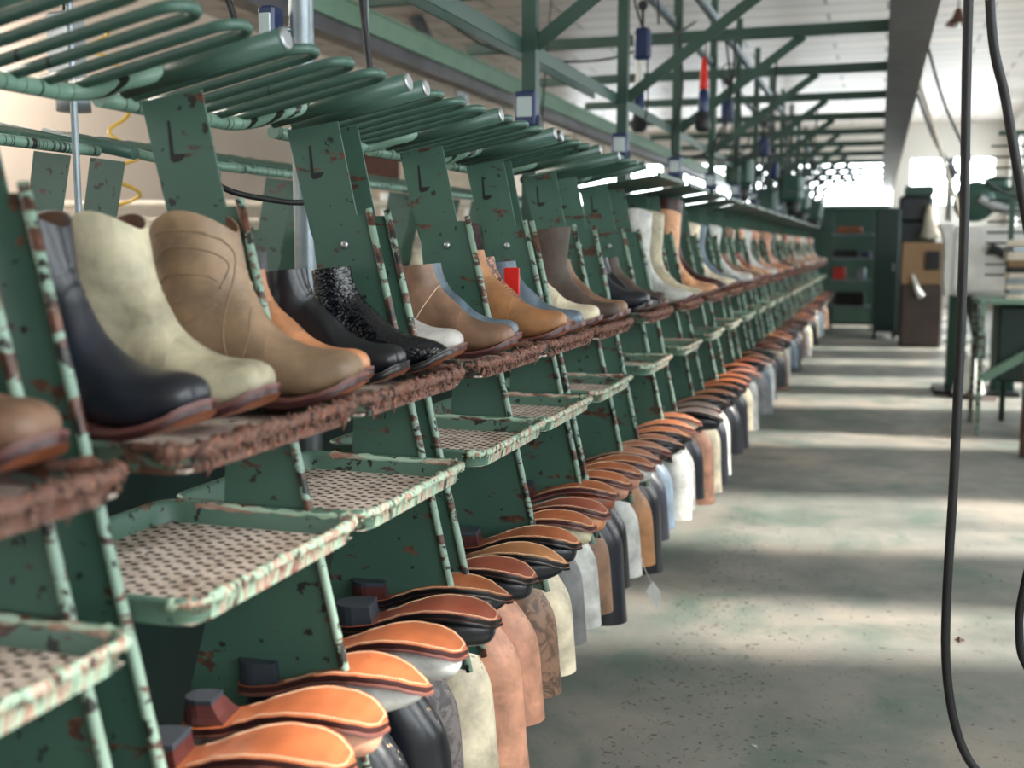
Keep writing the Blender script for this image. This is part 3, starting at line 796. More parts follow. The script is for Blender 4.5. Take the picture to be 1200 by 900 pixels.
# boots hanging sole up on the lower loop rack
HZ = .782
HANG = [ # y, toeX, vamp, shaft, sole, style, heel, tilt, stack, what
 (0.88, -0.6, 'grey', 'grey', 'orange', 'hang', 'block', 3, 'stack', 'upside down grey boot partly cut off at the bottom left corner'),
 (1.03, -0.6, 'cream', 'grey', 'orange', 'hang', 'block', 3, 'stack_tan', 'upside down boot with tan stacked heel at the bottom left, sole half hidden'),
 (1.185, -0.6, 'grey', 'light grey', 'orange', 'hang', 'block', 4, 'stack', 'upside down grey footed boot with an orange sole nearest the bottom edge'),
 (1.315, -0.612, 'pink tan', 'light grey', 'orange', 'hang', 'slim', 3, 'stack', 'upside down boot with orange sole and slim brown heel, second sole from the bottom'),
 (1.47, -0.608, 'white', 'black', 'orange', 'hang', 'block', 3, 'rubber', 'upside down boot with white toe under an orange sole and dark grey heel'),
 (1.61, -0.606, 'white', 'black', 'orange', 'hanglong', 'block', 3, 'stack', 'upside down boot with pale foot and long black shaft hanging nearest the bottom edge'),
 (1.755, -0.6, 'black', 'black', 'red', 'hang', 'block', 4, 'rubber', 'upside down glossy black boot with reddish brown sole'),
 (1.89, -0.625, 'black', 'marbled grey', 'orange', 'hang', 'block', 4, 'stack', 'upside down boot with black foot and narrow marbled grey shaft'),
 (2.035, -0.615, 'black', 'cream', 'red', 'hang', 'block', 4, 'rubber', 'upside down black footed boot over the smooth cream shaft'),
 (2.165, -0.585, 'black', 'pink tan', 'natural', 'hanglong', 'block', 4, 'stack', 'upside down boot with pale natural sole and the longest pink tan shaft'),
 (2.29, -0.595, 'black', 'pink tan', 'orange', 'hang', 'block', 4, 'stack', 'upside down boot with the shorter pink tan shaft, next to the marbled brown one'),
 (2.45, -0.6, 'beige', 'marbled brown', 'orange', 'hang', 'block', 4, 'stack_tan', 'upside down boot with a marbled brown suede shaft'),
 (2.6, -0.6, 'tan', 'cream', 'red', 'hang', 'block', 3, 'stack', 'upside down tan footed boot with cream shaft beside a bare rack loop'),
 (2.8, -0.625, 'rust brown', 'grey', 'orange', 'hang', 'block', 3, 'stack', 'upside down rust brown footed boot with dark grey shaft'),
 (2.95, -0.62, 'pink tan', 'white', 'orange', 'hang', 'block', 3, 'stack', 'upside down pinkish footed boot with narrow white shaft'),
 (3.07, -0.615, 'pink tan', 'brown', 'orange', 'hang', 'block', 3, 'stack', 'upside down pink tan footed boot with brown shaft'),
 (3.2, -0.605, 'white', 'navy', 'orange', 'hanglong', 'block', 3, 'stack', 'upside down white footed boot with long navy shaft above the paper tag'),
 (3.33, -0.61, 'white', 'black', 'pale', 'hang', 'block', 3, 'stack', 'upside down white footed boot with black shaft ending in a cuff'),
 (3.45, -0.6, 'dark red', 'white', 'pale', 'hang', 'block', 4, 'stack', 'upside down dark red footed boot with wide white shaft'),
 (3.6, -0.585, 'black', 'golden tan', 'pale', 'hang', 'block', 4, 'stack', 'upside down black footed boot with golden tan shaft'),
 (3.75, -0.585, 'black', 'black', 'orange', 'hanglong', 'block', 2, 'stack', 'upside down all black boot with half darkened orange sole'),
 (3.93, -0.6, 'tan', 'navy', 'orange', 'hang', 'block', 5, 'stack', 'upside down tan footed boot with navy shaft in the middle of the row'),
 (4.08, -0.6, 'cream', 'slate blue', 'orange', 'hang', 'block', 3, 'stack', 'upside down cream footed boot next to the dark soled ones'),
 (4.25, -0.54, 'black', 'white', 'dark', 'hang', 'block', -8, 'stack', 'upside down black footed boot with a dark grey sole drooping into the aisle'),
 (4.42, -0.57, 'grey', 'white', 'dark', 'hang', 'block', -2, 'stack', 'upside down grey footed boot with grey sole and white shaft'),
 (4.62, -0.56, 'black', 'navy', 'red', 'hang', 'block', 0, 'stack', 'upside down black footed boot with red sole and navy shaft'),
 (4.85, -0.56, 'black', 'pink tan', 'orange', 'hanglong', 'block', 0, 'stack', 'upside down black footed boot with long pinkish shaft'),
 (5.08, -0.56, 'navy', 'cream', 'orange', 'hanglong', 'block', 0, 'stack', 'upside down navy footed boot with flared cream shaft'),
 (5.3, -0.56, 'black', 'navy', 'orange', 'hanglong', 'block', 2, 'stack', 'upside down boot with black foot and long navy shaft past the flared cream one'),
]
hp = [('black', 'white'), ('grey', 'black'), ('tan', 'navy'), ('black', 'black'), ('white', 'cream'), ('black', 'brown'), ('navy', 'white'), ('cream', 'grey'), ('dark red', 'beige'), ('black', 'slate blue')]
def hang(y, tx, vamp, shaft, solec, style, heel, tilt, stack, label, simple=False, group='boots hanging upside down along the aisle', rear=False):
    z = HZ; toe = 'round' if (int(y * 100) % 3) else 'point'
    edge = 'edge' if vamp not in ('black', 'navy') else 'edge_black'
    x = tx - TOE[toe] * math.cos(R(tilt))
    if not rear: x = tx - TOE[toe] * math.cos(R(8)); tilt *= .4; loc = (x, y - TOE[toe] * math.sin(R(8)), z - (TOE[toe] - .09) * math.sin(R(tilt)) * 1.0 + 0); rz = 0
    else: loc = (-2.86 - x, y + .07, z - (TOE[toe] - .09) * math.sin(R(tilt))); rz = PI
    rz += R(8 + ((y * 37) % 1 - .5) * 8) if not rear else 0
    return boot(style, vamp, shaft, loc, rz, label, group, inverted=True, toe=toe, solec=solec, heel=heel, stitch=y < 5, tilt=tilt, sq=1.0, edge=edge, stack=stack, simple=simple, lining='lining_pale', scal=0.0)
for h in HANG: hang(*h)
y = 5.5; k = 0
while y < 16.2:
    vp, sh = hp[k % len(hp)]; so = ['orange', 'pale', 'orange', 'red', 'natural', 'orange', 'dark'][k % 7]
    hang(y, -.57 + .03 * math.sin(k * 2.1), vp, sh, so, 'hang' if k % 3 else 'hanglong', 'block', 8 * math.sin(k), 'stack',
         'upside down boot, %s foot, %s shaft, %s past the long navy shaft' % (vp, sh, 'next' if k == 0 else nth(k + 1)), simple=y > 7.5)
    y += .235 + .04 * math.sin(k * 1.3); k += 1
# far side of the carousel
k = 0
for i, (near, nb) in enumerate(rl[:9]):
    for j in range(4):
        c = ['dark brown', 'grey', 'black', 'pink tan', 'cream', 'dark red', 'navy', 'white'][(i * 5 + j * 3) % 8]
        yy = near + .09 + .215 * j
        st = 'tall' if (i + j) % 2 else 'ankle'
        if i < 3: st = 'ankle'; c = ['dark brown', 'grey', 'black', 'navy'][(i + j) % 4]
        boot(st, c, c, (-2.86 + .73 + .295, yy + .07, SZ), PI, '%s %s boot on the back side, %s on shelf of the %s back cart' % (c, st, POS[j], ORD[i]), 'boots standing on the far side', simple=True, scal=.02 if st == 'tall' else 0)
    if i < 5:
        for j in range(5):
            c = ['black', 'grey', 'black', 'tan', 'navy', 'black', 'cream'][(i * 5 + j) % 7]
            hang(near + .09 + .165 * j, -.61, c, c, 'orange', 'xtall', 'block', 3, 'stack', 'upside down %s boot on the back side, %s hanging on the %s back cart' % (c, (POS + ['fifth'])[j], ORD[i]), simple=True, group='boots hanging on the far side', rear=True)
# paper tag
tg = MB(); tg.add([(-.655, 3.40, .30), (-.64, 3.41, .335), (-.615, 3.405, .30), (-.62, 3.40, .255), (-.655, 3.40, .30)], [(0, 1, 2, 3)]);
tg = MB().prism([(-.665, .31), (-.645, .345), (-.618, .31), (-.622, .262), (-.640, .27)], 3.40, 3.402)
tg.tube([(-.65, 3.401, .34), (-.67, 3.401, .38), (-.68, 3.39, .42)], .001, 5)
tag(tg.build('paper_tag', M['white']), 'small white paper tag hanging below a boot shaft in the middle of the row', 'tag')

# ------------------------------------------------------------------ overhead frames
def angle_bar(mb, p, q, w=.05, th=.006):
    p, q = Vector(p), Vector(q); d = (q - p); l = d.length; d.normalize()
    rot = d.to_track_quat('X', 'Z').to_matrix(); c = (p + q) / 2
    mb.box(c, (l, th, w), rot); mb.box(c + rot @ Vector((0, w / 2, w / 2)), (l, w, th), rot)
def ibeam(mb, p, q, w=.12, h=.2, th=.01):
    p, q = Vector(p), Vector(q); d = (q - p); l = d.length; d.normalize(); rot = d.to_track_quat('X', 'Z').to_matrix(); c = (p + q) / 2
    mb.box(c, (l, th, h), rot); mb.box(c + Vector((0, 0, h / 2)), (l, w, th), rot); mb.box(c - Vector((0, 0, h / 2)), (l, w, th), rot)
PX = -1.30
post_y = [4.19 + 1.63 * k for k in range(13)]
HB = 2.76
def m_post():
    mb = MB(); mb.box((0, 0, 1.75), (.055, .055, 3.5)); return mb
def m_cross():
    mb = MB(); mb.box((-.07, 0, HB), (2.79, .045, .065)); mb.box((-.07, .012, HB + .033), (2.79, .07, .005)); return mb
def m_knee():
    mb = MB(); angle_bar(mb, (.02, 0, 2.17), (.80, 0, HB - .03), .055); return mb
def m_knee2():
    mb = MB(); angle_bar(mb, (-.02, 0, 2.17), (-.62, 0, HB - .03), .05); return mb
mp, mc, mk, mk2 = m_post().mesh('post', M['frame']), m_cross().mesh('crossbeam', M['frame']), m_knee().mesh('knee_brace', M['frame']), m_knee2().mesh('knee_brace', M['frame'])
jb = MB().bbox((0, -.055, 1.925), (.085, .05, .13), .006).mesh('junction_box', M['blue'])
jw = MB().bbox((0, -.082, 1.93), (.06, .006, .075), .003).mesh('box_window', M['glass'])
jp = MB(); jp.tube([(.05, -.05, 1.2), (.05, -.05, 1.9)], .01, 8); jpm = jp.mesh('conduit', M['galv'])
for i, yy in enumerate(post_y):
    o = thing('overhead_frame', 'green steel post with crossbeam and knee brace over the racks, %s from the camera' % ORD[i], 'frame', (PX, yy, 0), 0, 'overhead steel frames')
    link('post', mp, o); link('knee_brace', mk, o)
    link('crossbeam', mc, o)
    b = link('junction_box', jb, o); link('box_window', jw, b)
    link('conduit', jpm, o)
def ltube(name, pts, r, mat, label, cat, seg=12):
    return tag(MB().tube(pts, r, seg).build(name, mat), label, cat)
mb = MB(); angle_bar(mb, (PX - .03, 2.0, 2.17), (PX - .03, 24, 2.17), .055); tag(mb.build('longitudinal_beam', M['frame']), 'green angle beam running along the posts towards the far wall', 'beam')
mb = MB(); angle_bar(mb, (PX - .20, 2.0, 2.22), (PX - .20, 6, 2.22), .04); tag(mb.build('longitudinal_beam', M['frame']), 'short green angle beam left of and above the long one', 'beam')
bm_ = thing('long_girder', 'pale green girder with dark underside running above the left of the racks', 'girder', (-2.78, 0, 0))
mb = MB(); mb.box((0, 14, 2.64), (.12, 23, .11)); mb.box((-.02, 14, 2.70), (.18, 23, .012)); mb.box((-.02, 14, 2.58), (.18, 23, .012)); mb.build('girder_body', M['ibeam'], bm_)
mb = MB(); mb.box((.0, 14, 2.532), (.11, 23, .08)); mb.build('busbar_trunking', M['gutter'], bm_)
# conduits
ltube('ceiling_pipe', line((-1.33, 3, 2.86), (-1.33, 24, 2.86), 4), .032, M['galv'], 'thick grey pipe along the row above the crossbeams, left of two', 'pipe')
ltube('ceiling_pipe', line((-1.06, 3, 2.86), (-1.06, 24, 2.86), 4), .030, M['galv'], 'thick grey pipe along the row above the crossbeams, right of two', 'pipe')
# tray light trunk over the aisle
gt = thing('cable_trough', 'long dark grey sheet metal trough hanging over the aisle', 'trough', (0, 0, 0))
mb = MB(); mb.box((.135, 15, 2.70), (.25, 25, .004)); mb.box((.010, 15, 2.78), (.004, 25, .16)); mb.box((.26, 15, 2.78), (.004, 25, .16))
mb.build('trough_body', M['gutter'], gt)
for k in range(12):
    mb = MB(); yy = 3.4 + 2 * k; mb.box((.135, yy, 2.865), (.27, .03, .006)); mb.tube([(.135, yy, 2.868), (.135, yy, ZC)], .006, 6); mb.build('hanger', M['dark_metal'], gt)
# galvanised column through the racks and thin tube
ltube('galvanised_column', line((-1.308, 2.4, 0), (-1.308, 2.4, ZC), 6), .029, M['galv'], 'grey galvanised steel column standing behind the second cart', 'column', 20)
ltube('thin_pole', line((-1.62, 1.98, .0), (-1.62, 1.98, ZC), 4), .0075, M['galv'], 'thin metal pole left of the galvanised column', 'pole')
bx = thing('switch_box', 'small dark blue switch box with a glass front beside the galvanised column', 'switch box', (-1.366, 2.36, 1.905))
MB().bbox((0, 0, 0), (.042, .05, .10), .006).build('housing', M['blue'], bx); MB().bbox((0, -.027, .005), (.028, .006, .055), .002).build('box_window', M['glass'], bx)
mb = MB(); mb.tube([(.015, 0, 0), (.045, .02, 0)], .006, 8); mb.build('bracket', M['galv'], bx)
ltube('black_cable', smooth_path([(-1.50, 2.3, 2.6), (-1.47, 2.3, 2.1), (-1.44, 2.32, 1.93), (-1.42, 2.34, 1.86)], 6), .008, M['black'], 'black cable running down into the blue switch box', 'cable', 8)
ltube('black_cable', smooth_path([(-1.25, 2.5, 3.0), (-1.22, 2.5, 2.3), (-1.19, 2.5, 1.9), (-1.165, 2.5, 1.75)], 6), .0085, M['black'], 'black cable hanging just right of the galvanised column above the loops', 'cable', 8)
ltube('thin_rod', line((-1.195, 2.52, ZC), (-1.195, 2.52, 1.66), 4), .005, M['galv'], 'thin silver rod beside the black cable over the second cart', 'rod', 8)
ltube('black_cable', smooth_path([(-1.47, 2.15, 1.66), (-1.45, 2.15, 1.60), (-1.41, 2.16, 1.55), (-1.36, 2.18, 1.52), (-1.31, 2.30, 1.505), (-1.29, 2.36, 1.505)], 6), .007, M['black'], 'black cable sagging in a curve to the galvanised column', 'cable', 8)

# hanging tools and cables under the frames
def spring_tool(x, yy, z, cols, label, top=HB):
    o = thing('hanging_tool', label, 'tool', (x, yy, z), 0, 'tools hanging from the overhead frames')
    MB().lathe([(.012, .10), (.030, .09), (.034, .0), (.030, -.09), (.014, -.11)], (0, 0, 0), 16).build('body', M[cols[0]], o)
    MB().lathe([(.010, .30), (.022, .24), (.030, .12), (.030, .102)], (0, 0, 0), 16).build('cover', M[cols[1]], o)
    MB().lathe([(.035, .1), (.048, .04), (.052, .0), (.03, -.02)], (0, 0, -.14), 16).build('cup', M['dark_metal'], o)
    mb = MB(); mb.tube(smooth_path([(0, 0, .28), (.01, 0, .36), (0, 0, top - z - .03)], 4), .004, 6); mb.build('suspension_cable', M['black'], o)
    return o
spring_tool(-1.09, 7.2, 2.29, ('blue', 'red'), 'hanging air tool with red top and blue body between the frames')
spring_tool(-1.48, 7.1, 2.29, ('blue', 'white'), 'hanging blue and white lamp body left of the red and blue tool')
def hoist(x, yy, z, label):
    o = thing('cable_hoist', label, 'hoist', (x, yy, z), 0, 'blue hoists under the frames')
    MB().bbox((0, 0, 0), (.09, .07, .17), .012).build('housing', M['blue'], o)
    mb = MB(); mb.tube([(0, 0, .08), (0, 0, .2)], .010, 8); mb.lathe([(.02, -.02), (.03, 0), (.02, .02)], (0, 0, .21), 12, 'y'); mb.build('hook', M['dark_metal'], o)
    mb = MB(); mb.tube(smooth_path([(.03, 0, -.08), (.035, 0, -.3), (.02, 0, -.42)], 4), .005, 6); mb.build('hose', M['black'], o)
    mb = MB(); mb.tube(smooth_path([(0, 0, .08), (-.05, 0, .25), (-.02, 0, .34), (.07, 0, .3), (.09, 0, .1)], 5), .006, 6); mb.build('looped_cable', M['black'], o)
    return o
hoist(-1.30, 6.3, 2.53, 'dark blue hoist hanging above the second green post')
hoist(-1.12, 8.6, 2.42, 'blue hoist hanging right of the red and blue tool')
hoist(-1.02, 10.4, 2.30, 'blue hoist hanging third down the line of frames')
hoist(-1.08, 12.1, 2.20, 'blue hoist hanging fourth down the line of frames')
hoist(-1.15, 14.0, 2.10, 'blue hoist hanging fifth down the line of frames')
hoist(-1.05, 16.0, 2.05, 'blue hoist hanging farthest down the line of frames')
rn = random.Random(3)
for i, (x, yy, z) in enumerate([(-1.35, 11.4, 2.15), (-.95, 12.8, 2.05), (-1.3, 13.7, 1.95), (-1.0, 14.9, 2.0), (-1.35, 15.8, 1.9), (-.95, 17.2, 1.95), (-1.4, 18.2, 1.9)]):
    o = thing('hanging_machine_head', 'dark green machine head hanging under the far frames, %s from the camera' % ORD[i], 'machine', (x, yy, z), 0, 'machine heads under the far frames')
    MB().bbox((0, 0, 0), (.26, .3, .30), .04).build('housing', M['mach_green'], o)
    MB().lathe([(.04, -.30), (.07, -.26), (.09, -.13)], (.03, 0, 0), 14).build('nozzle', M['dark_metal'], o)
    mb = MB(); mb.tube([(-.06, 0, .14), (-.06, 0, HB - z)], .015, 8); mb.build('hanger_rod', M['frame'], o)
    mb = MB(); mb.tube(smooth_path([(.08, 0, .14), (.2, .1, .3), (.3, 0, .1), (.2, -.1, -.25), (.05, 0, -.28)], 5), .012, 6); mb.build('hose', M['black'], o)
k = 0
for yy in [7.0, 7.9, 9.3, 10.1, 11.2, 12.6, 13.3, 14.4, 15.2, 16.6]:
    x = -1.35 + rn.uniform(0, .5); zt = HB - .02; zb = rn.uniform(1.75, 2.2); k += 1
    pts = smooth_path([(x, yy, zt + .06), (x + .04, yy, (zt + zb) / 2), (x + rn.uniform(-.1, .1), yy + .1, zb), (x + .25, yy + .3, zb + .1), (x + .3, yy + .5, zt + .06)], 6)
    ltube('looped_hose', pts, .008, M['black'], 'dark hose hanging in a loop between the frames, %s one from the camera' % ORD[k - 1], 'hose', 6)
ltube('hanging_wire', line((-1.9, 6.9, ZC), (-2.08, 6.9, 2.05), 3), .006, M['black'], 'straight dark wire hanging between the first and second post', 'wire', 6)
ltube('hanging_wire', smooth_path([(-2.4, 5.5, 2.75), (-2.0, 5.8, 2.45), (-1.5, 6.1, 2.42), (-1.2, 6.6, 2.62), (-1.1, 6.9, 2.75)], 6), .006, M['black'], 'dark wire sagging past the first two posts', 'wire', 6)
# pendant lamps
def pendant(x, yy, z, label, col, s=1):
    o = thing('pendant_lamp', label, 'lamp', (x, yy, z), 0, 'bell shaped pendant lamps')
    MB().lathe([(.02 * s, .14 * s), (.035 * s, .12 * s), (.05 * s, .06 * s), (.11 * s, .0), (.12 * s, -.02 * s), (.105 * s, -.01 * s), (.04 * s, .05 * s)], (0, 0, 0), 20, caps=False).build('lamp_shade', M[col], o)
    mb = MB(); mb.tube([(0, 0, .13 * s), (0, 0, ZC - z)], .008, 6); mb.build('suspension_cable', M['black'], o)
    MB().lathe([(.005, -.055), (.03, -.04), (.032, -.01), (.012, .04), (.012, .07)], (0, 0, 0), 12).build('bulb', M['white'], o)
for i, (px, pyy, pz) in enumerate([(-5.8, 17.2, 3.35), (-5.8, 19.4, 3.33), (-5.8, 21.6, 3.33), (-5.8, 24.0, 3.33)]):
    pendant(px, pyy, pz, 'small dark bell pendant lamp near the left wall, %s in the line' % POS[i], 'dark_metal')
pendant(.65, 12.0, 3.58, 'brown bell pendant lamp over the machines right of the trough', 'brownmetal', 1)

# ------------------------------------------------------------------ left background
o = thing('pipe_rack', 'white pipework rack with cabinets along the left behind the nearest boots', 'machine', (-5.7, 6.2, 0))
mb = MB()
mb.bbox((-.95, -.35, .9), (.5, .5, 1.8), .02); mb.build('white_cabinet', M['white'], o)
mb = MB()
for z, r_ in ((1.72, .028), (1.60, .02), (1.50, .032), (1.38, .02), (1.24, .03)): mb.tube([(-.9, .5, z), (2.9, 1.6, z)], r_, 10)
mb.build('pipes', M['offwhite'], o)
mb = MB()
for x in (-.6, .1, .8, 1.5, 2.2, 2.8): mb.box((x, .62 + .29 * (x + .6), .9), (.05, .05, 1.8))
mb.build('uprights', M['white'], o)
mb = MB()
for i in range(7): mb.bbox((-.3 + .5 * i, .95 + .14 * i, 1.15 + .05 * (i % 2)), (.34, .2, .34), .02)
mb.build('valve_boxes', M['galv'], o)
mb = MB(); mb.bbox((1.0, 1.6, .55), (4.2, .5, 1.1), .02); mb.build('base_cabinet', M['mach_green'], o)
hx = [( -3.2 + .10 * math.cos(a) * (1 if a > 20 else .5), 4.05 + .10 * math.sin(a), 2.5 - a * .028) for a in [i * .5 for i in range(84)]]
hx = []
for i in range(110):
    a = i * .34; rr = .09 if i > 55 else .045
    hx.append((-3.22 + .10 * math.sin(i * .03) + rr * math.cos(a), 4.1 + rr * math.sin(a), 2.35 - i * .0095))
ltube('coiled_hose', hx, .008, M['yellow'], 'yellow coiled air hose hanging behind the nearest loops', 'hose', 8)
o = thing('wall_cabinet', 'dark brown cabinet with pale frame high on the left beneath the girder', 'cabinet', (-6.3, 13.2, 0))
MB().bbox((0, 0, 2.62), (1.5, .5, .8), .02).build('cabinet_body', M['brownmetal'], o)
mb = MB(); mb.box((0, -.27, 2.2), (1.6, .06, .06)); mb.box((.62, -.27, 2.5), (.06, .06, 1.1)); mb.box((0, 0, 1.1), (1.4, .4, 2.2)); mb.build('pale_frame', M['offwhite'], o)
o = thing('dust_drum', 'cream cylindrical dust collector beneath the girder', 'drum', (-5.0, 13.2, 0))
MB().lathe([(.30, .0), (.30, 1.5), (.38, 1.7), (.38, 2.75), (.3, 2.95), (.1, 3.0)], (0, 0, 0), 28).build('drum_body', M['offwhite'], o)
MB().tube([(0, 0, 2.95), (0, 0, 3.4), (-.3, 0, 3.7), (-.6, 0, ZC)], .09, 12).build('duct', M['galv'], o)
o = thing('wall_conduits', 'pair of thin vertical pipes on the cream left wall', 'pipe', (XL + .06, 7.4, 0))
for dy in (0, .16): MB().tube([(0, dy, 0), (0, dy, ZC)], .015, 8).build('conduit', M['galv'], o)
o = thing('grey_control_unit', 'grey control unit on a thin arm seen through the nearest loops', 'control unit', (-2.76, 3.35, 2.10))
MB().bbox((0, 0, 0), (.10, .1, .24), .01).build('housing', M['steel'], o); MB().lathe([(.03, .05), (.06, 0), (.06, -.05)], (.02, 0, -.17), 14).build('lamp_head', M['galv'], o)
MB().tube([(0, 0, .12), (0, 0, ZC - 2.10)], .008, 8).build('arm', M['black'], o)

# ------------------------------------------------------------------ right side
o = thing('tall_cabinet', 'tall dark green steel cabinet at the far end of the aisle on the right', 'cabinet', (.12, 18.3, 0))
MB().bbox((0, 0, 1.05), (.36, .6, 1.9), .02).build('cabinet_body', M['deep_green'], o)
mb = MB(); mb.box((0, -.306, 1.05), (.30, .012, 1.7)); mb.build('door', M['deep_green'], o); MB().bbox((.1, -.32, 1.1), (.02, .02, .12), .004).build('handle', M['steel'], o)
mb = MB(); [mb.box((a, b, .05), (.05, .05, .1)) for a in (-.14, .14) for b in (-.25, .25)]; mb.build('feet', M['black'], o)
o = thing('waste_bin', 'large dark brown bin with cardboard sides standing beside the green cabinet', 'bin', (.60, 16.9, 0))
MB().bbox((0, 0, .44), (.56, .56, .88), .03).build('bin_body', M['darkcard'], o)
mb = MB()
for s_ in (-1, 1): mb.box((0, s_ * .27, 1.18), (.56, .012, .58)); mb.box((s_ * .27, 0, 1.18), (.012, .53, .58))
mb.build('cardboard_sides', M['cardboard'], o)
MB().bbox((.12, -.30, 1.22), (.20, .03, .26), .01).build('dark_flap', M['black'], o)
rg = smooth_path([(-.14, -.30, 1.02), (-.10, -.31, .92), (-.06, -.32, .80), (.0, -.31, .72)], 4)
MB().tube(rg, [.02 + .035 * (i / len(rg)) for i in range(len(rg))], 8, jit=.2).build('white_rag', M['white'], o)
o = thing('roughing_machine', 'grey machine with green hood and pale cone behind the brown bin', 'machine', (.55, 18.9, 0))
MB().bbox((0, 0, .9), (.6, .5, 1.8), .03).build('machine_body', M['dark_metal'], o)
MB().bbox((-.02, 0, 2.0), (.52, .5, .42), .05).build('machine_head', M['dark_metal'], o)
MB().bbox((.02, 0, 2.28), (.44, .52, .16), .03).build('hood', M['frame'], o)
MB().lathe([(.07, .5), (.10, .3), (.16, .0), (.02, -.02)], (.20, -.3, 1.55), 18).build('cone', M['offwhite'], o)
# stitching / polishing machine with white curved guard
o = thing('sanding_machine', 'machine with white curved sheet guard and green head beyond the black cable', 'machine', (.93, 11.6, 0))
mb = MB(); n = 14; out = []; inn = []
prof = [(-.36, 1.62), (-.34, 1.61), (-.31, 1.55), (-.29, 1.42), (-.28, 1.25), (-.285, 1.08), (-.30, .93)]
for s_, yv in ((0, -.25), (0, .25)): pass
mb.bbox((.06, 0, 1.27), (.70, .5, .66), .05); mb.build('white_guard', M['white'], o)
mb = MB(); mb.prism([(-.40, 1.62), (-.27, 1.62), (-.27, .95), (-.31, .93), (-.33, 1.1), (-.325, 1.3), (-.335, 1.45), (-.36, 1.55)], -.26, .26); mb.build('guard_flare', M['white'], o)
mb = MB(); mb.bbox((-.18, .05, .55), (.16, .3, 1.1), .02); mb.bbox((.25, .05, .5), (.2, .34, 1.0), .02); mb.build('stand', M['mach_green'], o)
mb = MB(); mb.box((0, 0, .02), (.75, .6, .04)); mb.build('base_plate', M['dark_metal'], o)
MB().tube([(-.10, -.3, .95), (-.05, -.34, .75), (.0, -.34, .55), (.01, -.33, .36)], [.05, .06, .06, .05], 12).build('dust_hose', M['dark_metal'], o)
MB().lathe([(.02, .42), (.05, .38), (.07, .28), (.13, .12), (.15, .05), (.15, .04)], (-.08, -.42, 0), 18).build('foot_bell', M['white'], o)
mb = MB(); mb.tube([(-.08, -.42, .05), (-.25, -.5, .012), (-.1, -.62, .012), (.15, -.6, .012)], .012, 6); mb.tube([(.05, -.35, .3), (-.12, -.62, .012)], .010, 6); mb.build('pedal_frame', M['brownmetal'], o)
MB().lathe([(.02, -.13), (.17, -.12), (.19, -.08), (.19, .08), (.17, .12), (.02, .13)], (-.08, -.05, 1.83), 24, 'y').build('wheel_housing', M['mach_green'], o)
mb = MB(); mb.bbox((.12, 0, 1.86), (.42, .3, .22), .04); mb.bbox((.10, -.1, 2.0), (.2, .2, .12), .03); mb.build('machine_head', M['mach_green'], o)
MB().bbox((.40, .1, 1.86), (.16, .24, .36), .03).build('green_box', M['frame'], o)
mb = MB(); mb.tube(smooth_path([(-.05, -.2, 1.86), (.10, -.2, 1.78), (.30, -.2, 1.72), (.55, -.2, 1.66), (.8, -.2, 1.66)], 5), .045, 12); mb.build('steel_arm', M['steel'], o)
mb = MB(); mb.tube([(.05, -.28, 1.40), (.22, -.28, 1.32), (.34, -.3, 1.12), (.42, -.3, .98)], .045, 12); mb.build('dark_lever', M['dark_metal'], o)
MB().lathe([(.05, 0), (.05, .12), (.03, .14), (.03, .2)], (-.30, .1, 2.06), 14).build('signal_lamp', M['dark_metal'], o)
mb = MB(); mb.tube([(-.30, .1, 1.65), (-.30, .1, 2.06)], .03, 10); mb.build('lamp_post', M['white'], o)
for i, (a, b) in enumerate((((.24, 10.8, 2.86), (.80, 11.5, 1.95)), ((.24, 10.2, 2.86), (.72, 11.4, 1.7)))):
    pts = smooth_path([a, ((a[0] * .6 + b[0] * .4), a[1], a[2] - .55), b], 6)
    ltube('air_hose', pts, .016, M['offwhite'] if i else M['caster'], ['grey hose slanting down from the trough to the machine head', 'pale hose slanting down from the trough to the white guard'][i], 'hose', 8)
ltube('air_hose', smooth_path([(.26, 8.2, 2.75), (.45, 8.6, 2.3), (.80, 9.2, 1.86), (1.3, 9.4, 1.75), (1.9, 9.5, 1.9)], 6), .010, M['black'], 'thin black hose curving down from the trough towards the drying rack', 'hose', 8)
# work table
o = thing('work_table', 'work table with pale green steel legs and diagonal brace at the right edge', 'table', (1.35, 9.25, 0))
MB().bbox((0, 0, 1.0), (1.26, .7, .04), .006).build('table_top', M['lightgreen'], o)
for a, b in ((-.60, -.32), (.60, -.32), (-.60, .32), (.60, .32)): MB().bbox((a, b, .49), (.036, .036, .98), .004).build('leg', M['rod'], o)
mb = MB(); angle_bar(mb, (-.58, -.33, .42), (.0, -.33, .80), .06); mb.build('diagonal_brace', M['lightgreen'], o)
MB().bbox((.05, .05, .68), (1.05, .5, .58), .02).build('drawer_box', M['deep_green'], o)
mb = MB()
for a in (-.1, .02, .14): mb.bbox((a, 0, .24), (.07, .4, .34), .01)
mb.build('hanging_ducts', M['dark_metal'], o)
o = thing('caster_bin', 'dark bin on small casters under the work table', 'bin', (1.28, 9.0, 0))
MB().bbox((0, 0, .21), (.34, .34, .24), .02).build('bin_body', M['black'], o)
for a in (-.13, .13): MB().lathe([(.01, -.015), (.035, -.015), (.035, .015), (.01, .015)], (a, -.13, .045), 14, 'x').build('caster', M['steel'], o)
for a in (-.13, .13): MB().lathe([(.01, -.015), (.035, -.015), (.035, .015), (.01, .015)], (a, .13, .045), 14, 'x').build('caster', M['steel'], o)
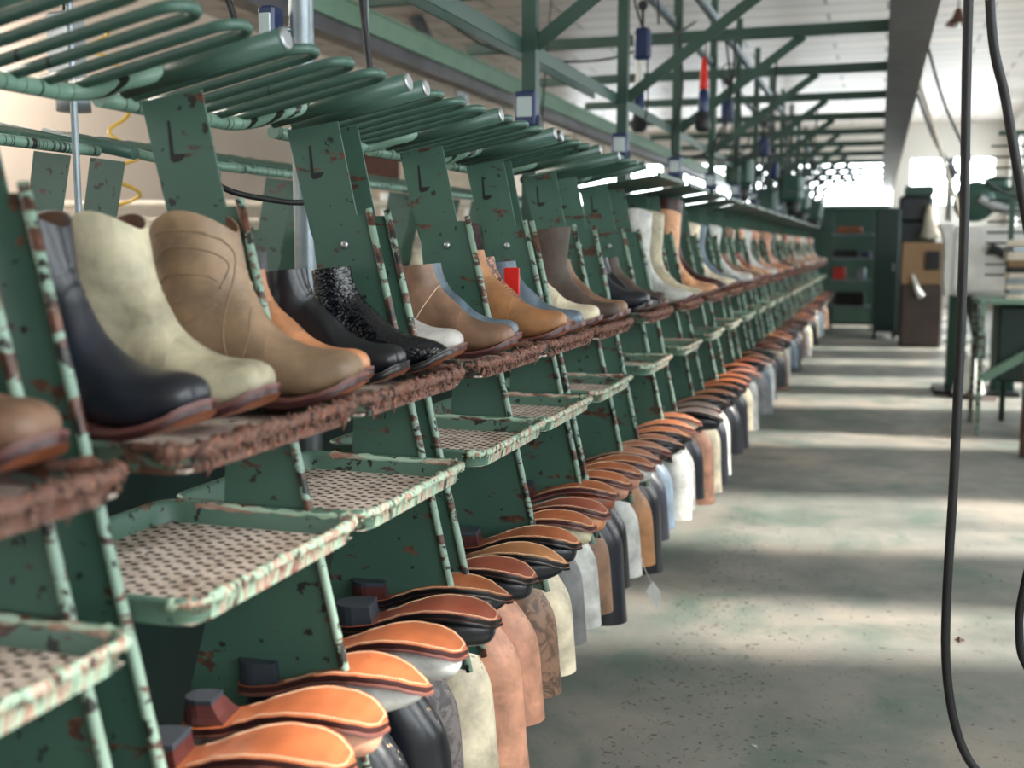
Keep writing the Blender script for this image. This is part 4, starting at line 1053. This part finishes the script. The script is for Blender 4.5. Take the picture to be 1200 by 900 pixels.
# drying rack with bars
o = thing('bar_rack', 'tall green rack with many thin horizontal bars above the work table', 'rack', (1.06, 9.75, 0))
MB().bbox((-.06, 0, 1.15), (.04, .04, 2.3), .004).build('upright', M['frame'], o)
MB().bbox((.12, 0, 2.30), (.62, .035, .035), .004).build('top_bar', M['frame'], o)
for i in range(13):
    z = 2.20 - .085 * i
    MB().tube([(-.24, 0, z), (.55, 0, z)], .009, 6).build('bar', M['dark_metal'], o)
def stack(x, yy, z0, cols, label, w=.16):
    o = thing('leather_stack', label, 'stack of pieces', (x, yy, z0), 0, 'stacks of cut pieces on the work table')
    z = 0; rn = random.Random(int(x * 100))
    for c, h in cols:
        MB().bbox((rn.uniform(-.01, .01), rn.uniform(-.01, .01), z + h / 2), (w * rn.uniform(.9, 1.05), .22, h), .006, Matrix.Rotation(rn.uniform(-.2, .2), 3, 'Z')).build('leather_piece', M[c], o); z += h
stack(.99, 9.06, 1.02, [('offwhite', .04), ('galv', .03), ('offwhite', .045), ('galv', .04), ('offwhite', .04), ('black', .04), ('cardboard', .05), ('offwhite', .06), ('galv', .04), ('offwhite', .05)], 'stack of pale and dark pieces on the work table beside the rack')
stack(1.20, 9.1, 1.02, [('cardboard', .03), ('white', .05), ('white', .05), ('black', .03), ('offwhite', .06), ('offwhite', .05)], 'stack of white pieces at the right edge of the photo', .2)
tag(MB().bbox((.98, 8.05, .52), (.06, .07, 1.04), .006).build('brown_post', M['brownmetal']), 'rusty brown upright post at the right edge of the photo', 'post')
# far end of aisle: stock shelf
o = thing('stock_shelf', 'open shelf piled with coloured parts at the far end of the aisle', 'shelf', (-.42, 19.6, 0))
for z in (.42, .85, 1.22, 1.62): MB().bbox((0, 0, z), (.66, .5, .03), .004).build('shelf_board', M['galv'], o)
for a in (-.32, .32):
    for b in (-.23, .23): MB().bbox((a, b, .95), (.03, .03, 1.9), .003).build('upright', M['frame'], o)
items = [(.44, 'black', .5, .22), (.87, 'red', .2, .2), (1.24, 'black', .4, .12), (1.24, 'blue', .15, .1), (1.64, 'sole_orange', .4, .1), (.87, 'galv', .15, .2)]
nm = ['dark box on the lowest board of the far stock shelf', 'red box on the second board of the far stock shelf', 'black box on the third board of the far stock shelf', 'blue box on the third board of the far stock shelf', 'orange leather bundle on top of the far stock shelf', 'grey box on the second board of the far stock shelf']
ox = [-.02, -.2, -.1, .22, -.05, .15]
for (z, c, w, h), lb, xx in zip(items, nm, ox):
    tag(MB().bbox((-.42 + xx, 19.55, z + h / 2 - .003), (w, .3, h), .02).build('stock_box', M[c]), lb, 'box', 'boxes on the far shelf')
o = thing('end_cabinet', 'wide green cabinet closing off the far end of the rows', 'cabinet', (-1.6, 21.5, 0))
MB().bbox((0, 0, 1.05), (3.4, .7, 2.1), .03).build('cabinet_body', M['frame'], o)
MB().bbox((0, 0, 2.13), (3.5, .8, .06), .01).build('cabinet_top', M['lightgreen'], o)
# black cable loop in the foreground
pts = smooth_path([(.10, 2.25, 4.2), (.128, 2.22, 2.6), (.135, 2.2, 1.84), (.147, 2.2, 1.4), (.150, 2.2, 1.0), (.148, 2.2, .72), (.156, 2.2, .58), (.180, 2.2, .47), (.215, 2.2, .405), (.27, 2.21, .37), (.33, 2.22, .42), (.355, 2.22, .62), (.34, 2.22, .95), (.29, 2.2, 1.25), (.244, 2.2, 1.476), (.205, 2.2, 1.66), (.170, 2.2, 1.84), (.14, 2.22, 2.4), (.12, 2.25, 4.2)], 8)
ltube('hanging_cable', pts, .0085, M['black'], 'thick black cable hanging in a long loop in the right foreground', 'cable', 12)
ltube('hanging_cable', smooth_path([(.42, 2.5, 1.1), (.345, 2.5, .82), (.318, 2.5, .68), (.314, 2.5, .60), (.33, 2.5, .52), (.40, 2.5, .45), (.55, 2.5, .6), (.6, 2.5, 1.2), (.6, 2.5, 4.2)], 8), .0085, M['black'], 'black cable whose bend just enters the photo at the right edge', 'cable', 10)

for i, (x, yy) in enumerate(((-6.5, 1.4), (-6.5, 3.6), (-6.5, 5.8), (-6.5, 7.9))):  # added fill lamps, out of view, to brighten the cream left wall
    o = thing('fill_batten', 'added fluorescent fill lamp over the left bay, %s along its line' % ORD[i], 'lamp', (x, yy, 3.75), 0, 'added fill lamps over the left bay')
    MB().bbox((0, 0, .05), (.16, 1.5, .05), .01).build('housing', M['white'], o)
    for sx in (-.04, .04): MB().tube([(sx, -.72, 0), (sx, .72, 0)], .014, 10).build('fill_tube', M['tube'], o)
    for sy in (-.6, .6): MB().tube([(0, sy, .07), (0, sy, .5)], .006, 6).build('hanger', M['dark_metal'], o)
# ------------------------------------------------------------------ floor litter
def scrap(mb, x, y, rn, s):
    a = rn.uniform(0, PI * 2); l_ = s * rn.uniform(.5, 1.6); c = rn.uniform(-.5, .5); P = []
    for i in range(5):
        q = (i / 4 - .5); P.append((x + math.cos(a + c * q * 2) * l_ * q, y + math.sin(a + c * q * 2) * l_ * q, .002 + .3 * s * (.25 - q * q) * rn.random()))
    mb.tube(P, s * .07, 4)
rn = random.Random(9); mb = MB()
for _ in range(1500):
    yy = 2.4 + abs(rn.gauss(0, 2.2)); x = -.70 + abs(rn.gauss(0, .28)) if rn.random() < .7 else rn.uniform(-.7, .9)
    scrap(mb, x, yy, rn, rn.uniform(.004, .014))
tag(mb.build('leather_shavings', M['brownmetal']), 'thin dark leather shavings scattered on the concrete beside the racks', 'shavings', kind='stuff')
for x, yy, s_, c, lb in ((-.28, 3.05, .012, 'white', 'tiny white paper scrap on the floor left of the aisle'), (.33, 4.15, .03, 'brownmetal', 'curled dark leather scrap on the floor beside the black cable'), (-.55, 2.75, .014, 'white', 'tiny pale scrap near the brown suede shaft')):
    mb = MB(); scrap(mb, x, yy, rn, s_ * 2.2); mb.bbox((x, yy, .003), (s_, s_ * .6, .002), .0005); tag(mb.build('floor_scrap', M[c]), lb, 'scrap')

# ------------------------------------------------------------------ light
w = bpy.data.worlds.new('sky'); scene.world = w; w.use_nodes = True
bg = w.node_tree.nodes['Background']; bg.inputs[0].default_value = (.90, .97, 1.0, 1); bg.inputs[1].default_value = 9.5
su = bpy.data.lights.new('sun', 'SUN'); su.energy = 13; su.angle = R(5); su.color = (1, .93, .84)
so = bpy.data.objects.new('sun', su); COL.objects.link(so); so.location = (8, 8, 8)
d = Vector((-1, -.18, -.80)).normalized(); so.rotation_euler = d.to_track_quat('-Z', 'Y').to_euler()

# ------------------------------------------------------------------ camera
F = 1300; ph = math.atan(160 / F); ps = math.atan(430 * math.cos(ph) / F)
cam = bpy.data.cameras.new('camera'); co = bpy.data.objects.new('camera', cam); COL.objects.link(co)
cam.sensor_width = 36; cam.lens = 36 * F / 1200; co.location = (0, 0, 1.4)
co.rotation_euler = (PI / 2 - ph, 0, ps); cam.clip_start = .05; cam.clip_end = 100
cam.dof.use_dof = True; cam.dof.focus_distance = 2.3; cam.dof.aperture_fstop = 3.2
scene.camera = co
scene.view_settings.view_transform = 'Standard'; scene.view_settings.look = 'None'; scene.view_settings.gamma = 1; scene.view_settings.use_curve_mapping = False
scene.view_settings.exposure = 0.0
scene.cycles.use_denoising = True
scene.cycles.max_bounces = 8; scene.cycles.sample_clamp_indirect = 6
